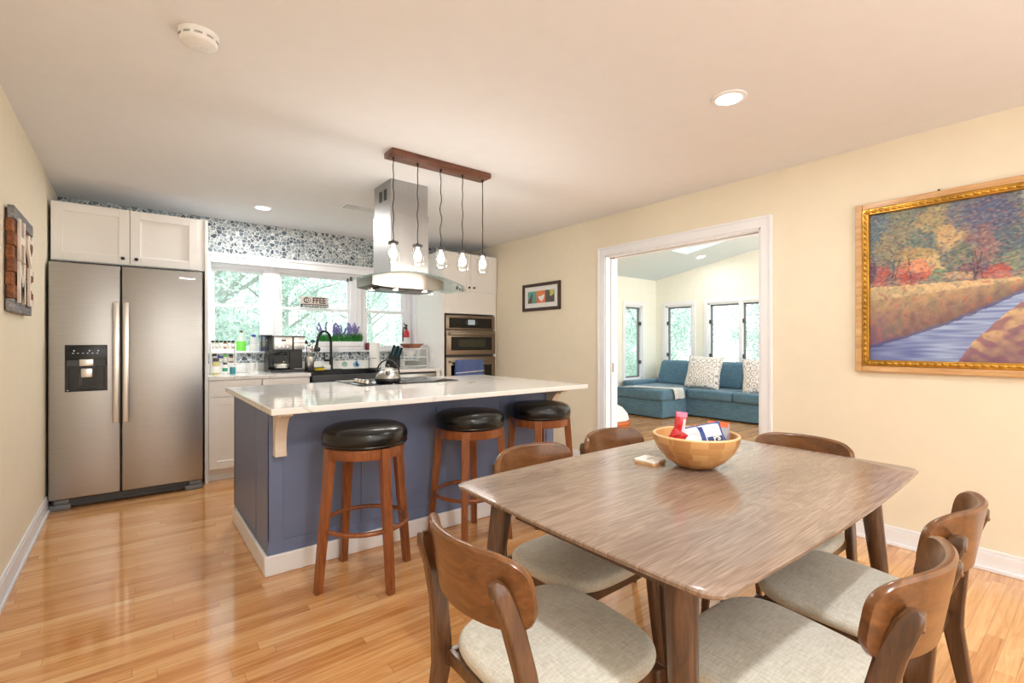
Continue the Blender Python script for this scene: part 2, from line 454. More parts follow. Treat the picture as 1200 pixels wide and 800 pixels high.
P('track', B().box(WX1+.056, WX1+.094, DY0, DY1, DZ-.006, DZ+.001).box(WX1+.05, WX1+.1, DY1-.03, DY1-.01, DZ-.02, DZ-.005).box(WX1+.05, WX1+.1, DY0+.005, DY0+.02, DZ-.024, DZ-.008), M['walnut'], tr)

# window wall
OX0, OX1, OZ0, OZ1, OT = .60, 2.79, 1.13, 2.02, .16
b = B()
b.box(WX0-.1, OX0, WY1, WY1+OT, 0, H); b.box(OX1, WX1+.1, WY1, WY1+OT, 0, H)
b.box(OX0, OX1, WY1, WY1+OT, 0, OZ0-.02); b.box(OX0, OX1, WY1, WY1+OT, OZ1, H)
S('wall_back', b, M['trim'])
o = S('trim_2', B().box(WX0, WX1, WY1-.012, WY1, 2.105, H), M['pebble'])
o = S('trim_3', B().box(.535, 2.815, WY1-.012, WY1, 1.012, 1.125), M['pebble'])
b = B(); b.box(.53, 2.82, WY1-.02, WY1, OZ1-.01, 2.105); b.box(.53, 2.82, WY1-.032, WY1-.02, 2.075, 2.105)
b.box(.53, OX0+.0, WY1-.02, WY1, 1.125, OZ1-.01); b.box(OX1, 2.82, WY1-.02, WY1, 1.125, OZ1-.01)
b.box(.53, 2.82, WY1-.035, WY1+OT, OZ0-.02, OZ0)
S('trim_4', b, M['trim'], bev=.003)
S('trim_5', B().box(.535, 2.815, WY1-.02, WY1, .921, 1.012), M['quartz'])

# three double-hung windows
def dh_window(name, x0, x1, zt):
    w = SE(name)
    y0, y1 = WY1+.085, WY1+OT
    fr = B(); f = .045
    fr.box(x0-f, x0, y0, y1, OZ0, OZ1).box(x1, x1+f, y0, y1, OZ0, OZ1).box(x0, x1, y0, y1, zt+.02, OZ1).box(x0, x1, y0, y1, OZ0, OZ0+.02)
    P('window_frame', fr, M['trim'], w, bev=.002)
    zm = 1.585; s = .028
    for nm, a0, a1, yy in (('upper_sash', zm-.01, zt+.02, y0+.038), ('lower_sash', OZ0+.02, zm+.022, y0+.008)):
        sb = B()
        sb.box(x0, x0+s, yy, yy+.028, a0, a1).box(x1-s, x1, yy, yy+.028, a0, a1).box(x0+s, x1-s, yy, yy+.028, a1-.03, a1).box(x0+s, x1-s, yy, yy+.028, a0, a0+.032)
        so = P(nm, sb, M['trim'], w, bev=.002)
        P('pane', B().box(x0+s, x1-s, yy+.012, yy+.015, a0+.032, a1-.03), M['pane'], so, 0)
dh_window('window_1', .62, 1.085, 1.955); dh_window('window_2', 1.245, 2.015, 1.955); dh_window('window_3', 2.19, 2.70, 1.915)
b = B()
for x0, x1 in ((OX0-.01, .575), (1.13, 1.2), (2.06, 2.145), (2.745, OX1+.01)):
    b.box(x0, x1, WY1+.07, WY1+OT, OZ0, OZ1)
    if x1-x0 > .05: b.box(x0+.012, x0+.02, WY1+.062, WY1+.07, OZ0, OZ1).box(x1-.02, x1-.012, WY1+.062, WY1+.07, OZ0, OZ1)
S('trim_6', b, M['trim'], bev=.002)

# baseboards
def baseboard(name, x0, x1, y0, y1, inward):
    b = B()
    b.box(x0, x1, y0, y1, 0, .095)
    dx, dy = inward
    b.box(x0+(.004 if dx < 0 else 0), x1-(.004 if dx > 0 else 0), y0, y1, .095, .112)
    if dx > 0: b.box(x1, x1+.012, y0, y1, 0, .02)
    if dx < 0: b.box(x0-.012, x0, y0, y1, 0, .02)
    S(name, b, M['trim'], bev=.003)
baseboard('baseboard_left', WX0, WX0+.015, WY0, 4.79, (1, 0))
baseboard('baseboard_right', WX1-.015, WX1, WY0, DY0-cw-.001, (-1, 0))
baseboard('baseboard_corner', WX1-.015, WX1, DY1+cw+.001, 4.85, (-1, 0))

# ---- sunroom shell
def wall_openings(x_or_y, const, thick, a0, a1, z0, ztop, holes):
    """wall of constant x or y, with rectangular openings; ztop is a function"""
    b = B(); cuts = sorted(holes); cur = a0
    def seg(p0, p1, q0, q1=None):
        poly = [(p0, q0), (p1, q0), (p1, ztop(p1) if q1 is None else q1), (p0, ztop(p0) if q1 is None else q1)]
        b.prism(poly, 'x' if x_or_y == 'x' else 'y', const, const+thick)
    for h0, h1, hz0, hz1 in cuts:
        seg(cur, h0, z0); seg(h0, h1, z0, hz0); seg(h0, h1, hz1); cur = h1
    seg(cur, a1, z0); return b
FW = [(4.93, 5.50, .66, 1.93), (3.42, 4.62, .66, 1.93)]   # along y on the far wall
S('wall_far', wall_openings('x', SX1, .12, SY0-.1, SY1+.12, 0, lambda y: sceil(y)+.05, FW), M['sun_wall'])
LW = [(7.22, 7.74, .52, 1.92)]
b = wall_openings('y', SY1, .12, WX1+WT-.05, SX1+.1, 0, lambda x: 2.5, LW)
S('wall_side', b, M['sun_wall'])
S('wall_near', B().box(WX1+.1, SX1+.1, SY0-.12, SY0, 0, sceil(SY0)+.05), M['sun_wall'])
# sloping ceiling with skylight hole
KX0, KX1, KY0, KY1 = 6.70, 7.16, 3.45, 4.40
b = B()
def slab(x0, x1, y0, y1):
    b.prism([(y0, sceil(y0)), (y1, sceil(y1)), (y1, sceil(y1)+.22), (y0, sceil(y0)+.22)], 'x', x0, x1)
slab(WX1+.06, KX0, SY0-.1, SY1+.15); slab(KX1, SX1+.15, SY0-.1, SY1+.15); slab(KX0, KX1, SY0-.1, KY0); slab(KX0, KX1, KY1, SY1+.15)
S('ceiling_sunroom', b, M['sun_ceiling'])
sk = SE('window_7')
P('pane', B().prism([(KY0, sceil(KY0)+.2), (KY1, sceil(KY1)+.2), (KY1, sceil(KY1)+.21), (KY0, sceil(KY0)+.21)], 'x', KX0, KX1), M['pane'], sk, 0)
b = B()
for x0, x1 in ((KX0, KX0+.02), (KX1-.02, KX1)):
    b.prism([(KY0, sceil(KY0)+.12), (KY1, sceil(KY1)+.12), (KY1, sceil(KY1)+.19), (KY0, sceil(KY0)+.19)], 'x', x0, x1)
P('window_frame', b, M['trim'], sk)

def casement(name, axis, const, a0, a1, z0, z1, hinge, split=None):
    """frame, glass, hinges; axis 'x' wall at x=const spanning y, or 'y'."""
    w = SE(name)
    def bx(b, p0, p1, d0, d1, q0, q1):
        if axis == 'x': b.box(const+d0, const+d1, p0, p1, q0, q1)
        else: b.box(p0, p1, const+d0, const+d1, q0, q1)
    c = .07; b = B()
    bx(b, a0-c, a0, -.018, 0, z0-c, z1+c); bx(b, a1, a1+c, -.018, 0, z0-c, z1+c)
    bx(b, a0, a1, -.018, 0, z1, z1+c); bx(b, a0, a1, -.018, 0, z0-c, z0); bx(b, a0-c-.01, a1+c+.01, -.045, -.018, z0-.02, z0)
    bx(b, a0, a0+.03, 0, .11, z0, z1); bx(b, a1-.03, a1, 0, .11, z0, z1); bx(b, a0, a1, 0, .11, z1-.03, z1); bx(b, a0, a1, 0, .11, z0, z0+.03)
    if split: bx(b, split-.03, split+.03, -.018, .11, z0, z1)
    P('window_frame', b, M['trim'], w, bev=.002)
    spans = [(a0+.03, a1-.03)] if not split else [(a0+.03, split-.03), (split+.03, a1-.03)]
    for p0, p1 in spans:
        s = B(); t = .028
        bx(s, p0, p0+t, .045, .08, z0+.03, z1-.03); bx(s, p1-t, p1, .045, .08, z0+.03, z1-.03)
        bx(s, p0, p1, .045, .08, z1-.03-t, z1-.03); bx(s, p0, p1, .045, .08, z0+.03, z0+.03+t)
        so = P('sash', s, M['mid_grey'], w, bev=.002)
        g = B(); bx(g, p0+t, p1-t, .06, .064, z0+.03+t, z1-.03-t); P('pane', g, M['pane'], so, 0)
        for zz in (z0+.32, z1-.34):
            hb = B(); q = p1-.012 if hinge > 0 else p0+.0
            bx(hb, q-.008, q+.02, .0, .045, zz-.035, zz+.035); P('latch', hb, M['dark_grey'], so)
casement('window_4', 'y', SY1, 7.22, 7.74, .52, 1.92, 1)
casement('window_5', 'x', SX1, 4.93, 5.50, .66, 1.93, 1)
casement('window_6', 'x', SX1, 3.42, 4.62, .66, 1.93, 1, 4.02)
b = B().tube([(7.4, SY1-.03, .58), (7.47, SY1-.05, .575), (7.52, SY1-.06, .60), (7.56, SY1-.045, .63)], .007, 8)
P('crank_handle', b, M['mid_grey'], bpy.data.objects['window_4'])
S('baseboard_far', B().box(SX1-.015, SX1, SY0, SY1, 0, .11), M['trim'])
S('baseboard_side', B().box(WX1+WT, SX1, SY1-.015, SY1, 0, .11), M['trim'])

# ground outside
S('ground', B().box(-14, 30, 5.95, 30, -.5, -.35).box(8.6, 30, -14, 5.95, -.5, -.35), M['lawn'])

# ================================================================== FRIDGE
def fridge():
    X0, X1, YF = -.473, .462, 4.755
    t = T('refrigerator', 'tall stainless steel side by side refrigerator with black water dispenser', 'refrigerator', ((X0+X1)/2, 5.1, 0))
    ox, oy = (X0+X1)/2, 5.1
    l = lambda x: x-ox
    m = lambda y: y-oy
    P('body', B().box(l(X0)+.004, l(X1)-.004, m(YF)+.075, m(5.47), .03, 1.785), M['dark_grey'], t, bev=.004)
    XS = -.067
    z0, z1 = .075, 1.805
    # dispenser opening cut out of the left door: build door as frame of boxes
    dx0, dx1, dz0, dz1 = -.385, -.147, .857, 1.201
    b = B()
    def door(b, x0, x1):
        b.box(l(x0), l(x1), m(YF), m(YF)+.072, z0, z1, bev=.008, seg=3)
    ldo = P('door', door(b, X0, XS-.004) or b, M['steel'], t, label='left freezer door with black dispenser')
    b = B(); door(b, XS+.004, X1)
    rdo = P('door', b, M['steel'], t)
    for d, xc in ((ldo, -.096), (rdo, -.038)):
        b = B()
        b.box(l(xc)-.018, l(xc)+.018, m(YF)-.052, m(YF)-.040, .612, 1.527, bev=.006)
        b.box(l(xc)-.011, l(xc)+.011, m(YF)-.042, m(YF)+.001, .63, .66).box(l(xc)-.011, l(xc)+.011, m(YF)-.042, m(YF)+.001, 1.48, 1.51)
        P('handle', b, M['steel_light'], d)
    # dispenser
    b = B(); y = m(YF)
    b.box(l(dx0), l(dx1), y-.006, y+.002, 1.045, dz1, bev=.002)
    b.box(l(dx0), l(dx0)+.02, y-.006, y+.002, dz0, 1.045).box(l(dx1)-.02, l(dx1), y-.006, y+.002, dz0, 1.045).box(l(dx0)+.02, l(dx1)-.02, y-.006, y+.002, dz0, dz0+.02)
    b.box(l(dx0)+.02, l(dx1)-.02, y-.0015, y+.001, dz0+.02, 1.045)
    P('dispenser', b, M['black'], ldo, bev=.002)
    P('dispenser_shelf', B().box(l(dx0)+.075, l(dx1)-.06, y-.02, y-.003, .88, .888).box(l(dx1)-.066, l(dx1)-.06, y-.012, y-.003, .888, 1.04).box(l(dx0)+.075, l(dx0)+.1, y-.008, y-.003, .9, 1.0), M['dark_grey'], ldo, bev=.002)
    P('dispenser_trim', B().box(l(dx0)+.01, l(dx1)-.01, y-.009, y-.005, 1.045, 1.09), M['dark_grey'], ldo)
    P('paddle', B().box(l(dx0)+.08, l(dx1)-.08, y-.02, y-.008, 1.045, 1.095, bev=.003).box(l(dx0)+.088, l(dx1)-.084, y-.028, y-.004, .96, 1.028, bev=.006), M['steel_light'], ldo)
    b = B()
    for x in (-.335, -.25, -.2): b.cyl((l(x), y-.0075, 1.158), .004, .002, 'y', 10)
    for i in range(6): b.box(l(-.34+i*.027)-.005, l(-.34+i*.027)+.005, y-.0075, y-.006, 1.138, 1.141)
    b.box(l(dx0)+.012, l(dx0)+.02, y-.0075, y-.006, .868, .871)
    P('indicator_lights', b, emit('indicator_white', (235, 238, 245), 1.2), ldo, kind='stuff')
    text('brand_lettering', 'Whirlpool', .026, .0006, M['chrome'], rdo, TR(l(.355), y-.001, 1.745) @ RX)
    b = B(); b.box(l(X0)+.02, l(X1)-.02, m(YF)+.03, m(YF)+.06, .012, .068)
    P('kick_grille', b, M['dark_grey'], t)
    b = B()
    for i in range(20): b.box(l(X0)+.42+i*.021, l(X0)+.434+i*.021, m(YF)+.026, m(YF)+.031, .03, .05)
    P('grille_slots', b, M['black'], t)
    for x0, x1 in ((X0, X0+.12), (X1-.12, X1)):
        b = B().box(l(x0), l(x1), m(YF)-.004, m(YF)+.08, .0, .04, bev=.005).box(l(x0)+.03, l(x1)-.01, m(YF)+.006, m(YF)+.06, .04, .072, bev=.004)
        P('foot', b, M['mid_grey'], t)
    for hx in (l(X0)+.02, l(X1)-.12): P('hinge_cover', B().box(hx, hx+.10, m(YF)+.01, m(YF)+.13, 1.805, 1.812), M['dark_grey'], t)
fridge()

def shaker(x0, x1, z0, z1, y, rail=.065, th=.02):
    """door facing -Y whose back face is at y"""
    b = B()
    b.box(x0, x0+rail, y-th, y, z0, z1).box(x1-rail, x1, y-th, y, z0, z1).box(x0+rail, x1-rail, y-th, y, z1-rail, z1).box(x0+rail, x1-rail, y-th, y, z0, z0+rail)
    b.box(x0+rail-.002, x1-rail+.002, y-th*.5, y-.001, z0+rail-.002, z1-rail+.002)
    return b

# upper cabinet over the fridge
def upper_cab():
    t = T('upper_cabinet', 'white two-door shaker cabinet mounted above the steel refrigerator', 'cabinet', (0, 5.2, 1.83))
    P('cabinet_body', B().box(-.472, .488, -.31, .305, 0, .44), M['cabinet'], t)
    for x0, x1, kx in ((-.470, -.018, -.058), (-.012, .440, .026)):
        d = P('door', shaker(x0, x1, .005, .437, -.31), M['cabinet'], t, bev=.0015)
        P('knob', B().cyl((kx, -.345, .05), .006, .016, 'y', 12).sphere((kx, -.348, .05), .013, 1, .7, 1, 14, 8), M['matte_black'], d)
    P('filler_strip', B().box(.441, .488, -.325, -.31, 0, .44), M['cabinet'], t)
upper_cab()
ONE('end_panel', B().box(0, .022, 0, .64, 0, 2.27), M['cabinet'], 'tall white panel standing between refrigerator and counter', 'panel', (.49, 4.87, 0))

# base cabinets along the window wall
def base_cab(x0, x1, label, doors=1, drawer=True, top=.888):
    t = T('base_cabinet', label, 'cabinet', (x0, 5.2, 0))
    w = x1-x0
    P('cabinet_body', B().box(0, w, -.30, .315, .10, top).box(0, w, -.235, .30, 0, .10), M['cabinet'], t)
    n = doors
    for i in range(n):
        a, c = i*w/n+.004, (i+1)*w/n-.004
        if drawer: P('drawer', shaker(a, c, .745, .88, -.30, .05), M['cabinet'], t, bev=.0015)
        P('door', shaker(a, c, .115, .735 if drawer else .65, -.30), M['cabinet'], t, bev=.0015)
    return t
base_cab(.515, .935, 'white base cabinet with one drawer beside the refrigerator panel')
base_cab(.938, 1.358, 'white base cabinet with one drawer between sink and end cabinet')
base_cab(1.361, 2.139, 'white two-door base cabinet below the black sink', 2, False, .655)
t = T('dishwasher', 'stainless dishwasher under the counter near the oven cabinet', 'dishwasher', (2.15, 5.2, 0))
P('body', B().box(0, .60, -.28, .3, .10, .885), M['dark_grey'], t)
P('door', B().box(.003, .597, -.31, -.28, .11, .868, bev=.004), M['steel'], t)
P('kick_plate', B().box(0, .6, -.22, -.2, 0, .1), M['black'], t)
ONE('filler_panel', B().box(0, .05, 0, .62, 0, .888), M['cabinet'], 'narrow white filler panel between dishwasher and oven cabinet', 'panel', (2.757, 4.89, 0))
b = B()
b.box(0, .85, 0, .64, 0, .032).box(.85, 1.62, .52, .64, 0, .032).box(1.62, 2.29, 0, .64, 0, .032)
ONE('countertop', b, M['quartz'], 'long white quartz countertop running below the kitchen windows', 'countertop', (.515, 4.872, .889), bev=.003)
# sink
t = T('sink', 'black apron-front sink set in the window counter', 'sink', (1.37, 4.86, .66))
b = B(); b.box(.0, .76, -.012, .02, 0, .235, bev=.006); b.box(0, .02, .02, .52, 0, .25).box(.74, .76, .02, .52, 0, .25).box(.02, .74, .50, .52, 0, .25).box(.02, .74, .02, .5, 0, .02)
P('basin', b, M['matte_black'], t)
P('drain', B().cyl((.38, .28, .02), .04, .004), M['chrome'], t)
P('rim', B().box(-.0, .02, -.008, .52, .25, .262).box(.74, .76, -.008, .52, .25, .262).box(0, .76, .5, .52, .25, .262), M['matte_black'], t, bev=.002)
CT = .921
# faucet
t = T('kitchen_faucet', 'matte black high-arc pull-down kitchen faucet behind the sink', 'faucet', (1.73, 5.42, CT))
pts = [(0, 0, z) for z in (0, .1, .2, .27)]+[(0-.105*(1-math.cos(a))*.85, -.105*(1-math.cos(a))*.5, .30+.12*math.sin(a)) for a in [PI*i/14 for i in range(1, 15)]]
last = pts[-1]
P('spout', B().tube([(0,0,0),(0,0,.14)], .019, 16).tube(pts, .0135, 14), M['matte_black'], t)
P('spray_head', B().tube([last, (last[0]-.018, last[1]-.01, last[2]-.07), (last[0]-.024, last[1]-.014, last[2]-.10)], .017, 14, radii=[.0145, .018, .021]), M['matte_black'], t)
P('lever', B().tube([(-.015, 0, .10), (-.075, -.012, .10)], .012, 12).tube([(-.07, -.012, .10), (-.078, -.012, .19)], .006, 8), M['matte_black'], t)
P('base_plate', B().box(-.12, .12, -.03, .03, 0, .005, bev=.002), M['matte_black'], t)

# ================================================================== TALL OVEN CABINET
def oven_tower():
    X0, X1, YF = 2.815, 3.585, 4.86
    t = T('oven_cabinet', 'tall white built-in oven cabinet in the right corner', 'cabinet', (X0, YF, 0))
    w = X1-X0
    # carcass with open bay for the ovens
    b = B(); d = .65
    b.box(0, .03, .0, d, 0, 2.285).box(w-.03, w, 0, d, 0, 2.285).box(.03, w-.03, 0, d, 1.56, 2.285).box(.03, w-.03, 0, d, 0, .40).box(.03, w-.03, .58, d, .40, 1.56)
    P('cabinet_body', b, M['cabinet'], t)
    P('filler_strip', B().box(w, w+.013, .01, .03, 0, 2.285), M['cabinet'], t)
    for x0, x1, kx in ((.002, w/2-.002, w/2-.035), (w/2+.002, w-.002, w/2+.035)):
        dd = P('door', shaker(x0, x1, 1.83, 2.28, 0, .06), M['cabinet'], t, bev=.0015)
        P('knob', B().cyl((kx, -.045, 1.875), .006, .026, 'y', 12).sphere((kx, -.048, 1.875), .013, 1, .7, 1, 14, 8), M['matte_black'], dd)
    P('panel', B().box(.03, w-.03, -.008, 0, 1.565, 1.81), M['cabinet'], t, bev=.002)
    P('drawer', shaker(.004, w-.004, .12, .395, 0, .06), M['cabinet'], t, bev=.0015)
    # combination oven
    ow = .70; ox = X0+(w-ow)/2+.006
    o = T('wall_oven', 'warm stainless microwave and oven stack built into the white tower', 'oven', (ox, YF, .42))
    L = lambda z: z-.42
    P('body', B().box(.02, ow-.02, .0, .55, L(.42), L(1.545)), M['dark_grey'], o)
    P('control_panel', B().box(0, ow, -.022, 0, L(1.375), L(1.54), bev=.003), M['bronze_steel'], o)
    c = o.children[-1]
    P('control_glass', B().box(.04, ow-.05, -.025, -.021, L(1.39), L(1.51)), M['black_gloss'], c)
    P('display', B().box(.30, .40, -.0265, -.0245, L(1.43), L(1.49)), emit('display_grey', (205, 215, 210), .75), c)
    for q0 in (.272, .425): P('button_mark', B().box(q0, q0+.005, -.0262, -.0245, L(1.435), L(1.47)), M['mid_grey'], c)
    def odoor(z0, z1, wz0, wz1):
        dd = P('oven_door', B().box(0, ow, -.035, 0, L(z0), L(z1), bev=.004), M['bronze_steel'], o)
        P('oven_window', B().box(.06, ow-.06, -.0375, -.034, L(wz0), L(wz1)), M['black_gloss'], dd)
        P('window_screen', B().box(.16, ow-.16, -.0385, -.0372, L(wz0)+.04, L(wz1)-.03), flat('oven_mesh', (46, 46, 30), .3), dd)
        hz = L(z1)-.045
        P('handle', B().box(.03, ow-.03, -.078, -.064, hz-.013, hz+.013, bev=.005).box(.05, .07, -.066, -.03, hz-.01, hz+.01).box(ow-.07, ow-.05, -.066, -.03, hz-.01, hz+.01), M['bronze_steel'], dd)
        return hz
    odoor(1.075, 1.365, 1.125, 1.285)
    hz = odoor(.43, 1.045, .60, .95)
    # towel over lower handle
    tw = T('hand_towel', 'blue hand towel with white stripe hung on the lower oven handle', 'towel', (ox+.12, YF, .42))
    b = B(); ring = []
    n = 22
    prof = [(-.060, hz-.20), (-.0605, hz-.1), (-.0615, hz-.012), (-.064, hz+.012), (-.071, hz+.017), (-.079, hz+.012), (-.082, hz-.012), (-.084, hz-.1), (-.086, hz-.2), (-.087, hz-.27)]
    for i in range(n+1):
        x = .40*i/n-.03; k = .004*math.sin(i*1.1)
        ring.append((x, k))
    rows_o = [[Vector((x, py-(.0 if j < 3 else k*.8)-.001, pz)) for x, k in ring] for j, (py, pz) in enumerate(prof)]
    rows_i = [[Vector((x, p.y+(.003 if j > 4 else -.003), p.z-(.004 if 2 < j < 6 else 0))) for (x, k), p in zip(ring, r)] for j, r in enumerate(rows_o)]
    b.loft([rows_o[j]+list(reversed(rows_i[j])) for j in range(len(prof))])
    P('towel_cloth', b, M['towel'], tw)
    b = B()
    b.loft([[Vector((x, -.0885-k*.8, hz-.125-.018*(1-i/n)+dz)) for i, (x, k) in enumerate(ring)]+[Vector((x, -.0845-k*.8, hz-.125-.018*(1-i/n)+dz)) for i, (x, k) in reversed(list(enumerate(ring)))] for dz in (0, .009)])
    P('stripe', b, M['label_white'], tw)
oven_tower()

# ================================================================== ISLAND
IX0, IX1, IY0, IY1 = .555, 2.60, 2.757, 3.786
def island():
    t = T('kitchen_island', 'slate blue panelled kitchen island with white base moulding', 'island', (1.57, 3.25, 0))
    ox, oy = 1.57, 3.25
    x0, x1, y0, y1 = IX0-ox, IX1-ox, IY0-oy, IY1-oy
    P('cabinet_body', B().box(x0+.006, x1-.006, y0+.006, y1, 0, .879), M['island'], t)
    b = B(); st = .075
    # front stiles and top rail (battens)
    xs = [x0, x0+.50, x0+1.0, x0+1.52, x1-st]
    for x in xs: b.box(x, x+st, y0+.0005, y0+.008, .165, .805)
    b.box(x0+.0005, x1, y0, y0+.008, .0, .17); b.box(x0+.0005, x1, y0, y0+.008, .80, .8785)
    P('front_battens', b, M['island'], t, bev=.0012)
    b = B()
    b.box(x0, x0+.007, y0+.0005, y0+.30, 0, .8788).box(x0, x0+.007, y0+.312, y1-.0005, 0, .8788)
    P('end_panel', b, M['island'], t, bev=.0015)
    P('back_edge', B().box(x0-.001, x0+.02, y1, y1+.018, .10, .879), M['gap'], t)
    b = B(); h = .105
    b.box(x0-.018, x1+.018, y0-.018, y0, 0, h).box(x0-.018, x0, y0, y1-.06, 0, h).box(x1, x1+.018, y0, y1, 0, h)
    P('base_moulding', b, M['trim'], t, bev=.006)
    # corbels
    for cx in (x0+.052, x1-.052):
        poly = [(y0, .879), (y0-.19, .879), (y0-.19, .862), (y0-.182, .862), (y0-.182, .852), (y0-.17, .846)]
        for i in range(0, 9):
            a = PI/2*i/8
            poly.append((y0-.165+.115*math.sin(a), .846-.16*(1-math.cos(a))))
        poly += [(y0-.05, .655), (y0-.058, .65), (y0-.058, .625), (y0, .625)]
        c = P('corbel', B().prism(poly, 'x', cx-.028, cx+.028), M['corbel'], t, bev=.002)
        P('scroll', B().torus((cx-.029, y0-.155, .850), .012, .004, 'x', 14, 6), M['corbel'], c)
island()
ONE('island_countertop', B().box(-1.065, 1.065, -.70, .70, 0, .031), M['quartz'], 'large white veined quartz slab on top of the blue island', 'countertop', (1.567, 3.121, .880), bev=.004)
IT = .912
# cooktop
t = T('cooktop', 'black glass induction cooktop with knobs set into the island counter', 'cooktop', (1.655, 3.56, IT))
P('glass_plate', B().box(-.40, .40, -.27, .27, -.0005, .006, bev=.002), M['black_gloss'], t)
for y in (-.19, -.12, -.05, .02):
    P('knob', B().cyl((-.325, y, .006), .021, .006, 'z', 20, .023).cyl((-.325, y, .012), .0205, .022, 'z', 20, .0185), M['chrome'], t)
b = B()
for x, y, r in ((-.1, -.12, .09), (-.1, .13, .07), (.22, -.12, .07), (.22, .12, .1)): b.torus((x, y, .0062), r, .0008, 'z', 48, 4)
P('burner_rings', b, M['mid_grey'], t)
# kettle
t = T('tea_kettle', 'squat grey-brown steel tea kettle on the island cooktop', 'kettle', (1.505, 3.40, IT+.007), -2.0)
P('body', B().lathe([(.07, 0), (.088, .012), (.092, .03), (.088, .055), (.070, .08), (.045, .098)], seg=36), M['steel_hood'], t)
P('base_ring', B().lathe([(.086, .0), (.0925, .012), (.0945, .028), (.093, .034), (.086, .03)], seg=36), M['black'], t)
P('lid', B().lathe([(.05, .094), (.046, .104), (.03, .112), (.012, .115)], seg=30), M['steel_light'], t)
P('lid_knob', B().sphere((0, 0, .124), .013), M['black'], t)
P('spout', B().tube([(.06, 0, .06), (.09, 0, .082), (.105, 0, .1)], .012, 12, radii=[.02, .014, .011]), M['steel_hood'], t)
P('handle', B().tube([(0, .082*math.cos(a), .065+.105*math.sin(a)) for a in [PI*i/16 for i in range(17)]], .006, 10), M['black'], t)

# ================================================================== RANGE HOOD
def hood():
    cx, cy = 1.66, 3.51
    t = T('range_hood', 'stainless island range hood with curved glass canopy hung from ceiling', 'range hood', (cx, cy, 1.60))
    g = lambda z: z-1.60
    P('chimney', B().box(-.158, .158, -.162, .162, g(1.74), g(2.20)), M['steel_hood'], t, bev=.003)
    P('upper_chimney', B().box(-.153, .153, -.157, .157, g(2.20), g(2.44)), M['steel_hood'], t, bev=.002)
    b = B()
    for k in (-.085, .0):
        for j in range(7): b.box(-.1545, -.1525, k+.0, k+.055, g(2.30)+j*.012, g(2.30)+j*.012+.008)
    P('vent_slots', b, M['gap'], t)
    W, arch = .50, .10
    def zz(x): return g(1.745)-arch*(x/W)**2
    # glass sheet
    n = 32; rings = []
    for i in range(n+1):
        x = -W+2*W*i/n; yf = -.225-.035*(1-(x/W)**2); yb = .18
        if i in (0, n): yf += .05; yb -= .05
        if i in (1, n-1): yf += .02; yb -= .02
        dz = .003
        rings.append([Vector((x, yf, zz(x)-dz)), Vector((x, yb, zz(x)-dz)), Vector((x, yb, zz(x)+dz)), Vector((x, yf, zz(x)+dz))])
    P('glass_canopy', B().loft(rings), M['hood_glass'], t)
    P('glass_edge', B().tube([(x, -.225-.035*(1-(x/W)**2)-.002, zz(x)) for x in [-W+.06+(2*W-.12)*i/n for i in range(n+1)]], .0028, 6), flat('green_glass_edge', (90, 110, 108), .15), t)
    # steel body under the glass
    BW = .295; rings = []
    for i in range(25):
        x = -BW+2*BW*i/24; yf = -.155-.055*(1-(x/BW)**2)
        zt = zz(x)-.004; zb = max(g(1.625), 0) + .018*(abs(x)/BW)**4
        rings.append([Vector((x, yf, zb)), Vector((x, .155, zb)), Vector((x, .155, zt)), Vector((x, yf, zt))])
    P('canopy_body', B().loft(rings), steel('warm_hood_steel', (128, 121, 112), .3, (140, 140, 1), .02), t)
    P('filter', B().box(-.22, -.01, -.12, .12, g(1.616), g(1.626)).box(.01, .22, -.12, .12, g(1.616), g(1.626)), M['mid_grey'], t)
    for x, y in ((-.25, -.03), (.25, -.03), (-.12, -.165), (.12, -.165)):
        l = P('lamp', B().cyl((x, y, g(1.612)), .026, .012, 'z', 20), M['chrome'], t)
        P('bulb_lens', B().cyl((x, y, g(1.6095)), .02, .003, 'z', 20), emit('hood_lamp', (255, 250, 240), 6), l)
    for sx in (-1, 1):
        P('glass_bolt', B().cyl((sx*(W-.06), -.13, zz(W-.06)-.012), .010, .028, 'z', 12).cyl((sx*(W-.035), -.13, zz(W-.035)-.008), .007, .02, 'z', 12), M['black'], t)
    for x in (-.2, .2):
        ld = bpy.data.lights.new('hood_spot', 'SPOT'); ld.energy = 9; ld.spot_size = 2.0; ld.spot_blend = .8; ld.color = (1, .93, .82); ld.shadow_soft_size = .03
        o = bpy.data.objects.new('hood_spot', ld); COL.objects.link(o); o.location = (cx+x, cy, 1.60)
hood()

